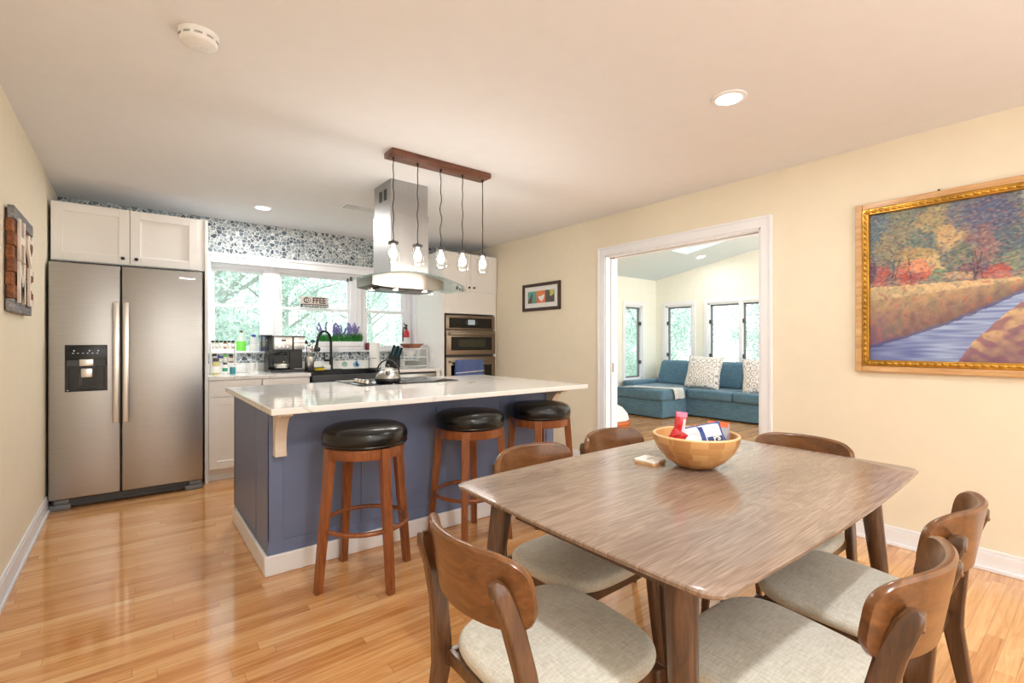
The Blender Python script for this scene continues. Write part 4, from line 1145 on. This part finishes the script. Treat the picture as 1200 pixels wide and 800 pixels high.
# fire extinguisher
t = T('fire_extinguisher', 'small red fire extinguisher standing on the right window sill', 'fire extinguisher', (2.70, WYs, OZ0))
P('cylinder', B().lathe([(.033, 0), (.037, .008), (.037, .20), (.030, .228), (.014, .245), (.014, .25)], seg=28), M['red'], t)
P('instruction_label', B().lathe([(.0375, .06), (.0376, .061), (.0376, .15), (.0375, .151)], seg=28, cap0=False, cap1=False), M['label_white'], t)
P('valve', B().cyl((0, 0, .25), .014, .03).tube([(-.005, 0, .285), (-.035, -.02, .32), (-.045, -.02, .33)], .006, 8).tube([(-.005, 0, .28), (-.05, -.02, .275)], .005, 8).sphere((0, 0, .30), .016), M['black'], t)
P('hose', B().tube([(-.01, 0, .27), (-.045, -.01, .26), (-.054, -.012, .2), (-.052, -.012, .1)], .008, 8), M['dark_grey'], t)
# lavender planter
t = T('planter_box', 'white slatted planter of grass and lavender on the window sill', 'planter', (1.875, WY1+.02, OZ0))
b = B().box(-.25, .25, -.045, .045, 0, .10)
P('trough', b, M['corbel'], t, bev=.002)
P('slats', B().box(-.255, .255, -.052, -.045, .002, .038).box(-.255, .255, -.052, -.045, .048, .10), M['trim'], t, bev=.002)
b = B()
for i in range(700):
    x = random.uniform(-.25, .25); y = random.uniform(-.04, .04); h = random.uniform(.05, .125); lx, ly = random.gauss(0, .022), random.gauss(0, .02); w = .0022
    p = [Vector((x-w, y, .095)), Vector((x+w, y, .095)), Vector((x+lx*.5+w*.8, y+ly*.4, .095+h*.6)), Vector((x+lx, y+ly, .095+h)), Vector((x+lx*.5-w*.8, y+ly*.4, .095+h*.6))]
    b.bm.faces.new([b.bm.verts.new(q) for q in p])
P('grass', b, M['green'], t, 0, kind='stuff')
for i in range(28):
    x = (-.215+.42*i/27)*1.0+random.uniform(-.02, .02); 
    if -.17 < x < -.10: x += .09
    y = random.uniform(-.02, .02); h = random.uniform(.13, .225); lx = random.gauss(0, .03)
    if i == 0: lx = -.07
    b = B(); b.tube([(x, y, .095), (x+lx*.4, y, .095+h*.6), (x+lx, y, .095+h)], .0014, 5)
    st = P('flower_stem', b, M['stem'], t)
    b = B()
    for k in range(12):
        u = .52+.5*k/12; q = Vector((x+lx*(u*u), y, .095+h*u)); b.sphere(q+Vector((random.gauss(0, .005), random.gauss(0, .005), 0)), .0125*(1.2-u*.55), 1, 1, 1.1, 6, 5)
    P('flower_spike', b, M['lavender'], st)
# COFFEE sign
t = T('wall_sign', 'small wooden sign reading COFFEE on the middle window rail', 'sign', (1.605, WY1+.083, 1.612))
P('board', B().box(-.15, .15, -.012, 0, 0, .118), flat('greyed_board', (208, 198, 190), .7, var=.1), t, bev=.002)
P('lower_band', B().box(-.15, .15, -.0135, -.012, 0, .034), flat('dark_band', (70, 64, 62), .7), t)
dk = flat('brown_letter', (58, 26, 20), .6)
text('lettering', 'C  FFEE', .088, .0008, dk, t, TR(0, -.0135, .074) @ RX, bold=.002, sx=.86)
P('cup_emblem', B().cyl((-.068, -.0138, .076), .026, .001, 'y', 24), dk, t)
P('cup_center', B().cyl((-.068, -.0146, .076), .019, .001, 'y', 24).cyl((-.068, -.0150, .076), .001, .001, 'y', 6), M['label_white'], t)
P('cup_dot', B().cyl((-.068, -.0154, .074), .010, .001, 'y', 16), dk, t)
b = B(); x = -.13
while x < .13:
    w = random.uniform(.012, .03); b.box(x, x+w, -.0145, -.0135, .011, .022); x += w+.007
P('caption', b, M['label_white'], t)

# ================================================================== ON THE WALLS / CEILING
def home_sign():
    # on left wall, facing +X ; local: x out of wall, y along wall, z up
    y0, y1, z0, z1 = 3.36, 3.93, 1.372, 1.895
    yc, zc = (y0+y1)/2, (z0+z1)/2
    t = T('wall_sign', 'rustic wooden sign with white letters reading HOME on left wall', 'sign', (WX0, yc, zc))
    hy, hz = (y1-y0)/2, (z1-z0)/2
    wd = wood('rustic_brown_boards', (84, 44, 20), (128, 74, 36), (164, 104, 56), 1, 1.2, .7, 0)
    wg = wood('rustic_grey_boards', (92, 90, 92), (128, 126, 128), (160, 158, 158), 1, 1.2, .7, 0)
    n = 8; h = 2*hz/n
    for i in range(n):
        z = -hz+i*h; e = (0, .012, .004, .014, .0, .010, .003, .0)[i]
        P('board', B().box(.006+(.006 if i % 2 else 0), .030+(.006 if i % 2 else 0), -hy-e, hy+e, z+.001, z+h-.001), wg if i in (0, 7) else wd, t, bev=.002, label='grey weathered board' if i in (0, 7) else None)
    P('backing', B().box(0, .006, -hy+.03, hy-.03, -hz+.01, hz-.01), M['walnut'], t)
    wm = flat('cream_letter', (238, 228, 214), .6)
    # text facing +X: local text x -> world -Y? seen from the room (looking toward -X) left is -Y... right is +Y
    face = Matrix(((0, 0, 1, 0), (1, 0, 0, 0), (0, 1, 0, 0), (0, 0, 0, 1)))
    for ch, y, z in (('H', -.13, .095), ('M', -.13, -.12), ('E', .13, -.12)):
        text('lettering', ch, .29, .005, wm, t, TR(.042, y, z) @ face, bold=.006, sx=.85)
    # heart-like O
    pts = []
    for i in range(40):
        a = 2*PI*i/40; x = 16*math.sin(a)**3; y = 13*math.cos(a)-5*math.cos(2*a)-2*math.cos(3*a)-math.cos(4*a)
        pts.append((.13+x*.0068, .10+y*.0062))
    P('letter_heart', B().prism(pts, 'x', .037, .047), wm, t)
    pts2 = [(.13+(p[0]-.13)*.38, .105+(p[1]-.10)*.38) for p in pts]
    P('heart_center', B().prism(pts2, 'x', .047, .049), wd, t)
home_sign()

def small_picture():
    y0, y1, z0, z1 = 3.70, 4.325, 1.578, 1.885
    yc, zc = (y0+y1)/2, (z0+z1)/2; hy, hz = (y1-y0)/2, (z1-z0)/2
    t = T('framed_picture', 'small dark-framed picture of three coloured squares beside the doorway', 'picture', (WX1, yc, zc))
    f = .034; b = B()
    b.box(-.024, -.001, -hy, -hy+f, -hz, hz).box(-.024, -.001, hy-f, hy, -hz, hz).box(-.024, -.001, -hy+f, hy-f, hz-f, hz).box(-.024, -.001, -hy+f, hy-f, -hz, -hz+f)
    P('frame', b, flat('dark_frame', (58, 34, 20), .35), t, bev=.003)
    P('mat_board', B().box(-.010, -.002, -hy+f-.002, hy-f+.002, -hz+f-.002, hz-f+.002), M['label_white'], t)
    # +Y is left as seen from the room
    a = .222; w = .148; zz = .068
    cols = [(96, 164, 152), (224, 128, 92), (98, 90, 84)]
    for i, c in enumerate(cols):
        yl = a-i*w
        P('print_panel', B().box(-.012, -.010, yl-w+.002, yl, -zz, zz), flat('print_%d' % i, c, .6, var=.12), t)
    P('brown_bird', B().prism([(a-.005, -zz), (a-.01, -.03), (a-.04, .0), (a-.065, .045), (a-.08, .045), (a-.075, .0), (a-.075, -zz+.01)], 'x', -.0132, -.012), flat('print_brown', (112, 70, 58), .6), t)
    y = a-w
    P('white_heart', B().prism([(y-.03, -.0), (y-.05, .012), (y-.075, .004), (y-.11, .02), (y-.138, .022), (y-.125, -.02), (y-.09, -.055), (y-.05, -.03)], 'x', -.0132, -.012), M['label_white'], t)
    P('orange_sun', B().cyl((-.0131, y-.07, .038), .027, .001, 'x', 20), flat('print_orange', (232, 140, 60), .6), t)
    y = a-2*w
    P('green_leaf', B().prism([(y-.065, zz-.002), (y-.145, zz-.002), (y-.14, .02), (y-.10, -.002), (y-.075, .0), (y-.08, .03)], 'x', -.0132, -.012), flat('print_green', (196, 200, 104), .6), t)
small_picture()

def painting():
    y1, z0, z1 = 1.025, 1.040, 2.076
    y0 = y1-1.47
    yc, zc = (y0+y1)/2, (z0+z1)/2; hy, hz = (y1-y0)/2, (z1-z0)/2
    t = T('oil_painting', 'large gold framed autumn river landscape painting on the right wall', 'painting', (WX1, yc, zc))
    f = .036
    b = B()
    def ring(b, x0, x1, a, h2, c, hh2):
        b.box(x0, x1, -a, -c, -h2, h2).box(x0, x1, c, a, -h2, h2).box(x0, x1, -c, c, hh2, h2).box(x0, x1, -c, c, -h2, -hh2)
    ring(b, -.034, -.001, hy, hz, hy-f, hz-f)
    P('outer_frame', b, M['oak_raw'], t, bev=.004)
    g = flat('gilt_ornament', (196, 148, 62), .32, .75, .25)
    b = B(); ring(b, -.038, -.004, hy-f, hz-f, hy-f-.036, hz-f-.036)
    ifr = P('gilt_moulding', b, g, t, bev=.004)
    b = B(); L = hy-f-.018; Hh = hz-f-.018; n = 42
    for i in range(n):
        y = -L+2*L*(i+.5)/n
        for z in (-Hh, Hh): b.sphere((-.040, y, z), .015, .5, 1.2, .72, 8, 6)
    n = 28
    for i in range(n):
        z = -Hh+2*Hh*(i+.5)/n
        for y in (-L, L): b.sphere((-.040, y, z), .015, .5, .72, 1.2, 8, 6)
    P('ornament_beads', b, g, ifr)
    # canvas painted through a colour attribute
    A, Bz = hy-f-.034, hz-f-.034
    nu, nv = 300, 210
    me = bpy.data.meshes.new('canvas')
    vs = [(-.012, A-2*A*i/nu, -Bz+2*Bz*j/nv) for j in range(nv+1) for i in range(nu+1)]
    fs = [(j*(nu+1)+i, j*(nu+1)+i+1, (j+1)*(nu+1)+i+1, (j+1)*(nu+1)+i) for j in range(nv) for i in range(nu)]
    me.from_pydata(vs, [], fs)
    def N(x, y, s=0.): return noise.noise(Vector((x, y, s)))
    def lerp(a, b, k): k = max(0, min(1, k)); return tuple(p+(q-p)*k for p, q in zip(a, b))
    def pw(xs, x):
        for (a, p), (c, q) in zip(xs, xs[1:]):
            if x <= c: return p+(q-p)*(x-a)/(c-a)
        return xs[-1][1]
    def colour(U, v):
        u = U/.53            # 1 = right edge of what the photograph shows
        j1 = N(u*22, v*26, 1); j2 = N(u*60+v*20, v*70, 2); j3 = N(u*8, v*8, 3); j4 = N(u*34-v*30, v*40+u*22, 7)
        top = pw([(0, .10), (.25, .17), (.5, .25), (.7, .33), (1., .46), (1.2, .49), (2, .5)], u)+.008*j1
        bot = pw([(0, -.1), (.56, -.02), (.66, .12), (.78, .24), (.9, .34), (1.05, .46), (1.2, .485), (2, .495)], u)+.012*j1
        if bot < v < top:
            k = N(u*5, v*70, 5)*.5+.5
            c = lerp((84, 96, 158), (176, 194, 222), k*1.1+.15*(u-.4))
            if v > top-.02: c = lerp(c, (70, 60, 90), .6)
            c = lerp(c, (60, 66, 128), max(0, .45-u*1.3))
            return c
        if v >= top and v < .50+.012*j1:
            k = (v-top)/max(.02, .5-top)
            c = lerp((126, 96, 92), (206, 176, 126), k+.35*j1+.2*j4)
            c = lerp(c, (116, 88, 128), max(0, min(.6, (.36-u)*2))*max(0, min(1, (.34-v)*5))+.15*j3)
            if k > .78: c = lerp(c, (232, 206, 158), .55+.3*j2)
            if j1 > .34: c = lerp(c, (184, 100, 84), min(.5, (j1-.34)*4))
            if j3 < -.15: c = lerp(c, (128, 130, 108), .3)
            return lerp(c, (70, 60, 96), max(0, j4)*.5)
        if v <= bot:
            k = v/max(.05, bot)
            c = lerp((132, 100, 110), (214, 178, 134), k+.3*j1)
            c = lerp(c, (120, 76, 112), max(0, min(.6, N(u*12, v*22, 9)*2.5+.1)))
            return lerp(c, (104, 112, 80), max(0, j4)*.5)
        # foliage and sky: overlapping soft masses, broken up by slanting brush strokes
        wu, wv = u+.025*j3+.012*j1, v+.02*N(u*9, v*9, 13)
        c = (112, 118, 112)
        for bu, bv, ru, rv, bc in BL:
            d = math.hypot((wu-bu)/ru, (wv-bv)/rv)+.30*j1+.22*j2
            c = lerp(c, bc, (1.12-d)*3.)
        for tx, lean in ((.155, .1), (.165, .28), (.285, -.1), (.67, .25), (.675, -.12), (.72, -.3)):
            if .485 < v < .68 and abs(u-tx-lean*(v-.5)-.006*j1) < .0035+.012*max(0, .57-v): c = lerp(c, (62, 46, 58), .8)
        if v < .53: c = lerp(c, (206, 176, 150), .3)
        cu, cv = int(U*95+v*38), int(v*120-U*30)
        h = math.sin(cu*12.9898+cv*78.233)*43758.5453; h -= math.floor(h)
        h2 = math.sin(cu*39.34+cv*11.13)*24634.63; h2 -= math.floor(h2)
        if h > .62: c = lerp(c, (226, 204, 160), (h-.62)*.9)
        elif h < .34: c = lerp(c, (50, 56, 82), (.34-h)*1.3)
        if h2 > .9: c = lerp(c, (190, 96, 84), .35)
        elif h2 < .1: c = lerp(c, (110, 140, 170), .4)
        return lerp(c, (52, 54, 84), max(0, -j4)*.3)
    BL = [(.08, .86, .16, .16, (88, 112, 126)), (.27, .93, .16, .12, (122, 128, 108)), (.20, .76, .17, .12, (138, 134, 106)), (.45, .88, .15, .12, (166, 152, 110)), (.36, .76, .12, .09, (104, 122, 112)), (.54, .79, .10, .11, (198, 166, 118)),
          (.33, .66, .14, .08, (176, 152, 104)), (.62, .92, .12, .12, (108, 114, 126)), (.76, .86, .15, .16, (92, 98, 128)), (.86, .70, .12, .12, (92, 108, 118)), (.70, .71, .11, .10, (142, 112, 112)), (.60, .66, .09, .08, (118, 126, 108)),
          (.43, .60, .08, .07, (208, 180, 126)), (.46, .55, .05, .05, (104, 144, 116)), (.90, .58, .10, .08, (122, 138, 118)), (.66, .55, .10, .07, (112, 84, 100)), (.80, .535, .10, .045, (176, 86, 82)), (.08, .56, .10, .07, (168, 88, 84)), (.01, .60, .04, .08, (92, 72, 96)),
          (.20, .53, .08, .04, (122, 104, 104)), (.56, .535, .10, .03, (190, 164, 128)), (.30, .575, .125, .085, (204, 112, 90)), (.29, .545, .09, .05, (170, 78, 72)), (.33, .62, .07, .045, (222, 148, 112)),
          (1.02, .90, .10, .17, (194, 202, 222)), (.99, .74, .06, .09, (158, 170, 194)), (1.25, .8, .25, .3, (188, 198, 218)), (1.25, .56, .3, .09, (120, 134, 120)), (1.6, .72, .3, .3, (126, 120, 110)), (1.75, .85, .2, .2, (176, 150, 104))]
    at = me.color_attributes.new('paint', 'FLOAT_COLOR', 'POINT')
    k = 0
    for j in range(nv+1):
        for i in range(nu+1):
            at.data[k].color = lin(colour(i/nu, j/nv)); k += 1
    tt = NT('painted_canvas'); bb = tt.bsdf(rough=.5)
    ca = tt.n('ShaderNodeVertexColor', layer_name='paint'); tt.l(ca.outputs[0], bb.inputs['Base Color'])
    tt.bump(bb, tt.noise(tt.coords((1, 1, 1)), 160, 3), .2, .003)
    me.materials.append(tt.m); link('canvas', me, t)
    P('hanger_nail', B().sphere((-.01, yc-yc+.34-.0, hz+.008), .006), M['black'], t)
painting()

# smoke detector
t = T('smoke_detector', 'round white smoke detector on the ceiling above the refrigerator side', 'smoke detector', (.207, 2.262, H))
P('housing', B().lathe([(.070, 0), (.070, -.012), (.066, -.018), (.066, -.030), (.062, -.038), (.054, -.042), (.002, -.043)], seg=48), M['white_plastic'], t)
b = B()
for k in range(10):
    a0 = k*2*PI/10
    for dz in (-.0215, -.0265):
        b.tube([(.0664*math.cos(a0+.4*i/4), .0664*math.sin(a0+.4*i/4), dz) for i in range(5)], .0011, 5)
P('vent_slots', b, M['dark_grey'], t)
P('test_button', B().torus((0, 0, -.0432), .016, .0012, 'z', 28, 6).cyl((.03, .01, -.0436), .004, .001), M['ceiling'], t)
# recessed lights
def downlight(label, loc, r, strength=9, energy=16, tilt=0., spot=True):
    t = T('ceiling_light', label, 'ceiling light', loc)
    if tilt: t.rotation_euler = (tilt, 0, 0)
    P('trim_ring', B().lathe([(r, -.0005), (r+.022, -.0005), (r+.020, -.006), (r, -.009)], seg=40, cap0=False, cap1=False), M['trim'], t)
    P('lens', B().lathe([(r+.002, -.001), (r, -.006), (.002, -.0065)], seg=36), emit('downlight_lens', (255, 250, 240), strength), t)
    if spot:
        ld = bpy.data.lights.new('downlight_beam', 'AREA'); ld.shape = 'DISK'; ld.size = r*2; ld.energy = energy; ld.color = (1, .985, .96)
        o = bpy.data.objects.new('downlight_beam', ld); COL.objects.link(o); o.location = (loc[0], loc[1], loc[2]-.012)
    return t
downlight('recessed ceiling light nearest the doorway wall', (2.335, 1.205, H), .062, 9, 14)
downlight('recessed ceiling light near the kitchen windows', (.926, 4.80, H), .062, 9, 24)
downlight('recessed ceiling light behind the dining table, out of view', (.62, -.08, H), .062, 9, 34)
downlight('recessed sloped-ceiling light in the sunroom', (7.56, 4.39, sceil(4.39)), .07, 9, 10, -math.atan(.1687))
# ceiling vent
t = T('ceiling_vent', 'white rectangular three-panel air vent in the kitchen ceiling', 'vent', (1.66, 4.275, H))
P('frame', B().box(-.20, .20, -.09, .09, -.006, -.0005), M['trim'], t, bev=.002)
for i, c in enumerate(((120, 120, 122), (186, 186, 188), (196, 196, 198))):
    b = B(); x0 = -.175+i*.12
    for k in range(9): b.box(x0+.006+k*.0118, x0+.012+k*.0118, -.065, .065, -.009, -.006)
    P('louvres', b, M['trim'], t); P('opening', B().box(x0, x0+.11, -.068, .068, -.0072, -.0058), flat('vent_%d' % i, c, .8), t)

# ================================================================== SUNROOM FURNITURE
def sofa():
    t = T('sectional_sofa', 'teal blue sectional sofa with chaise in the sunroom', 'sofa', (7.6, 4.3, 0))
    L = lambda x: x-7.6
    m = lambda y: y-4.3
    def soft(x0, x1, y0, y1, z0, z1, r=.04): return B().box(L(x0), L(x1), m(y0), m(y1), z0, z1, bev=r, seg=4)
    b = soft(7.22, 8.12, 2.2, 5.42, .02, .30, .012); P('base', b, M['sofa'], t)
    P('chaise_base', soft(6.56, 7.25, 4.46, 5.42, .02, .29, .012), M['sofa'], t)
    P('chaise_cushion', soft(6.52, 7.86, 4.44, 5.36, .29, .465, .04), M['sofa'], t)
    P('seat_cushion', soft(7.17, 7.86, 3.66, 4.43, .30, .455, .04), M['sofa'], t)
    P('seat_cushion', soft(7.17, 7.86, 2.88, 3.65, .30, .455, .04), M['sofa'], t)
    P('seat_cushion', soft(7.17, 7.86, 2.3, 2.87, .30, .455, .04), M['sofa'], t)
    P('backrest', soft(7.86, 8.14, 2.2, 5.42, .02, .66, .05), M['sofa'], t)
    P('armrest', soft(7.02, 8.12, 5.37, 5.64, .02, .53, .05), M['sofa'], t)
    for y0, y1 in ((4.62, 5.36), (3.78, 4.5), (2.95, 3.68)):
        b = B().box(-.09, .09, m(y0), m(y1), -.22, .22, bev=.06, seg=5)
        for v in b.bm.verts: v.co.z += .47+.2; v.co.x += L(7.84)+(v.co.z-.67)*.35
        P('back_cushion', b, M['sofa'], t)
sofa()
def pillow(label, loc, rz, tilt, s=.27):
    b = B(); n = 20
    def sh(sg):
        rows = []
        for j in range(n+1):
            r = []
            for i in range(n+1):
                u, v = -1+2*i/n, -1+2*j/n
                e = ((1-abs(u)**2.6)*(1-abs(v)**2.6))
                e = max(0, e)**.55
                k = 1+.0*abs(u*v)-.07*(1-abs(u*v))*(max(abs(u), abs(v)))
                r.append(b.bm.verts.new(Vector((sg*.085*e, u*s*k, v*s*k))))
            rows.append(r)
        for j in range(n):
            for i in range(n): b.bm.faces.new((rows[j][i], rows[j][i+1], rows[j+1][i+1], rows[j+1][i]))
    sh(1); sh(-1); bmesh.ops.remove_doubles(b.bm, verts=b.bm.verts[:], dist=.0008)
    o = ONE('throw_pillow', b, M['pillow'], label, 'cushion', loc, 0, 'patterned cushions on the sectional sofa', 180)
    o.rotation_euler = (tilt[0], tilt[1], rz)
pillow('large white patterned cushion leaning beside the chaise on the sofa', (7.44, 4.27, .725), .22, (0.05, .36), .285)
pillow('large white patterned cushion leaning at the right of the sofa', (7.44, 3.32, .715), .22, (-.08, .36), .285)
# throw blanket over the chaise
b = B(); rows = []
for j in range(25):
    vv = j/24; r = []
    for i in range(15):
        uu = i/14
        x = 6.60+.62*uu+.03*math.sin(vv*5)
        y = 5.05-.62*vv
        z = .472+.004*math.sin(uu*9+vv*7)
        if y < 4.44: z -= 0
        r.append(Vector((x, y, z)))
    rows.append(r)
def drape(u, v):
    # v runs along -Y: on top until the side at y=4.43, then hangs down
    s = .80*v; y = 5.12-s; over = max(0, 4.425-y)
    x = 6.98+.16*(u-.5)*2*(1-.15*v)-.35*(1-v)
    z = .472+.005*math.sin(u*9+v*5)
    if over > 0: z -= over*1.6; y = 4.425-.012-.006*math.sin(u*12)
    return Vector((x, y, z))
b = B(); n1, n2 = 18, 30
o_ = [[drape(i/n1, j/n2) for i in range(n1+1)] for j in range(n2+1)]
b.loft([r+[p+Vector((0, -.004 if p.z < .46 else 0, .004)) for p in reversed(r)] for r in o_])
ONE('throw_blanket', b, M['throw'], 'light grey throw draped over the sofa chaise', 'blanket', (0, 0, 0))
# rocking shell chair glimpsed at the left of the opening
t = T('pouf', 'round pouf with white domed top and orange wooden base inside the doorway', 'pouf', (5.31, 4.53, 0))
P('domed_top', B().lathe([(.30, .125), (.315, .14), (.29, .22), (.22, .30), (.12, .345), (.02, .36)], seg=40), M['white_plastic'], t)
P('wooden_base', B().lathe([(.26, .0), (.31, .03), (.33, .09), (.315, .125), (.05, .125)], seg=40), flat('orange_wood', (190, 96, 40), .4), t)

# ================================================================== OUTDOORS
def make_tree(seed, R, Hh, n):
    rnd = random.Random(seed)
    t = T('tree', '', 'tree')
    b = B(); b.tube([(0, 0, -.4), (.05, .02, Hh*.35), (-.05, .05, Hh*.7)], .12, 10, radii=[.16, .11, .05])
    for k in range(7):
        a = rnd.uniform(0, 2*PI); z = Hh*rnd.uniform(.25, .6)
        b.tube([(0, 0, z), (math.cos(a)*R*.5, math.sin(a)*R*.5, z+R*.4), (math.cos(a)*R*.8, math.sin(a)*R*.8, z+R*.5)], .04, 6, radii=[.05, .03, .015])
    P('trunk', b, M['bark'], t)
    verts, faces = [], []
    cl = []
    for k in range(46):
        a = rnd.uniform(0, 2*PI); q = rnd.random()**.5*R*.85; z = rnd.uniform(.02, 1.0)*Hh
        cl.append((math.cos(a)*q, math.sin(a)*q, z, rnd.uniform(.35, .75)))
    for i in range(n):
        c = cl[rnd.randrange(len(cl))]
        d = Vector((rnd.gauss(0, 1), rnd.gauss(0, 1), rnd.gauss(0, .8))).normalized()*c[3]*rnd.uniform(.5, 1.0)
        p = Vector(c[:3])+d
        a = Vector((rnd.gauss(0, 1), rnd.gauss(0, 1), rnd.gauss(0, 1))).normalized(); e = a.orthogonal().normalized()
        s = rnd.uniform(.03, .065); k = len(verts)
        verts += [p-a*s, p+e*s*.5, p+a*s, p-e*s*.5]; faces.append((k, k+1, k+2, k+3))
    me = bpy.data.meshes.new('foliage'); me.from_pydata([tuple(v) for v in verts], [], faces); me.materials.append(M['leaf'])
    link('foliage', me, t)
    return t
tr0 = make_tree(3, 1.9, 4.6, 15000); tr0.location = (1.2, 9.9, 0)
tr0['label'] = 'leafy pale green tree straight behind the middle kitchen window'; tr0['group'] = 'trees in the garden'
tr1 = make_tree(5, 1.8, 4.4, 15000); tr1.location = (7.4, 18.5, 0)
tr1['label'] = 'farthest pale tree of the garden behind the kitchen'; tr1['group'] = 'trees in the garden'
TL = [(-3.6, 10.0, tr1, .9, 'pale tree at the far left of the garden behind the refrigerator wall'), (6.0, 9.9, tr0, 2.0, 'leafy pale tree seen through the right kitchen window'),
      (-1.6, 14.6, tr1, 3.3, 'distant tree behind the left kitchen window tree'), (3.4, 14.8, tr0, 4.4, 'distant tree behind the middle kitchen window tree'), (8.4, 14.6, tr1, 1.4, 'distant tree behind the right kitchen window tree'),
      (13.4, 13.2, tr0, 5.4, 'distant tree past the narrow sunroom side window'), (11.6, 8.6, tr1, .4, 'leafy tree outside the narrow sunroom side window'), (12.6, 4.3, tr0, 2.4, 'leafy tree outside the paired sunroom window'),
      (12.8, -.4, tr1, 4.0, 'leafy tree at the right end of the sunroom garden'), (17.4, 6.8, tr0, 5., 'distant tree behind the sunroom garden tree'), (17.2, 1.9, tr1, 2.0, 'distant tree right of the sunroom garden tree'), (16.6, 11.6, tr1, 3.6, 'distant tree left of the sunroom far window')]
for x, y, src, rz, lb in TL: dup(src, (x, y, 0), rz, lb)
ONE('porch_post', B().box(-.035, .035, -.035, .035, -.36, 3.0).box(-.05, .05, -.05, .05, -.36, -.2).box(-.05, .05, -.05, .05, 2.85, 3.0), M['trim'], 'white porch post outside the right kitchen window', 'post', (3.17, 7.0, 0))

# ================================================================== LIGHT
W = bpy.data.worlds.new('world'); SC.world = W; W.use_nodes = True
nt = W.node_tree; nt.nodes.clear()
wo = nt.nodes.new('ShaderNodeOutputWorld'); bg = nt.nodes.new('ShaderNodeBackground')
tc = nt.nodes.new('ShaderNodeTexCoord'); sp = nt.nodes.new('ShaderNodeSeparateXYZ'); rp = nt.nodes.new('ShaderNodeValToRGB')
nt.links.new(tc.outputs['Generated'], sp.inputs[0]); nt.links.new(sp.outputs[2], rp.inputs[0])
rp.color_ramp.elements[0].color = (.93, 1, .99, 1); rp.color_ramp.elements[1].color = (.84, .93, 1, 1)
nt.links.new(rp.outputs[0], bg.inputs[0]); bg.inputs[1].default_value = 2.9; nt.links.new(bg.outputs[0], wo.inputs[0])

def area(name, loc, rot_, sx, sy, e, col=(1, 1, 1)):
    ld = bpy.data.lights.new(name, 'AREA'); ld.shape = 'RECTANGLE'; ld.size = sx; ld.size_y = sy; ld.energy = e; ld.color = col
    o = bpy.data.objects.new(name, ld); COL.objects.link(o); o.location = loc; o.rotation_euler = rot_
    return o
area('fill_rear', (1.5, -2.6, 1.4), (math.radians(86), 0, 0), 3.8, 2.1, 58, (.86, .94, 1))  # added fill panel behind the camera, not a room fixture
area('fill_uplight', (1.2, -1.7, 1.0), (PI, 0, 0), 2.6, 1.4, 42, (.88, .95, 1))  # added upward fill, bounces soft light off the ceiling behind the camera
area('fill_overhead', (1.0, -1.3, 2.40), (0, 0, 0), 2.4, 1.6, 18, (.86, .94, 1))  # added overhead fill behind the camera, no fixture there
area('sunroom_fill', (5.9, -.9, 2.0), (math.radians(80), 0, 0), 3.4, 2.2, 130, (.97, .99, 1))  # added unseen fill to brighten the sunroom
area('sunroom_fill_up', (5.6, .6, .9), (PI, 0, 0), 2.6, 2.0, 70, (.97, .99, 1))  # added unseen upward fill to lift the sunroom ceiling

# ================================================================== CAMERA
cam = bpy.data.cameras.new('camera'); co = bpy.data.objects.new('camera', cam); COL.objects.link(co)
cam.sensor_width = 36; cam.lens = 562/1200*36; cam.shift_y = 1/1200; cam.clip_start = .02; cam.clip_end = 200
th = math.atan(445/562)
co.location = (0, 0, 1.22); co.rotation_euler = (PI/2, 0, -th)
SC.camera = co
SC.view_settings.view_transform = 'Standard'
SC.view_settings.look = 'None'
SC.view_settings.exposure = -0.2
SC.cycles.use_denoising = True
SC.cycles.max_bounces = 10; SC.cycles.diffuse_bounces = 5; SC.cycles.transparent_max_bounces = 16
SC.cycles.sample_clamp_indirect = 6
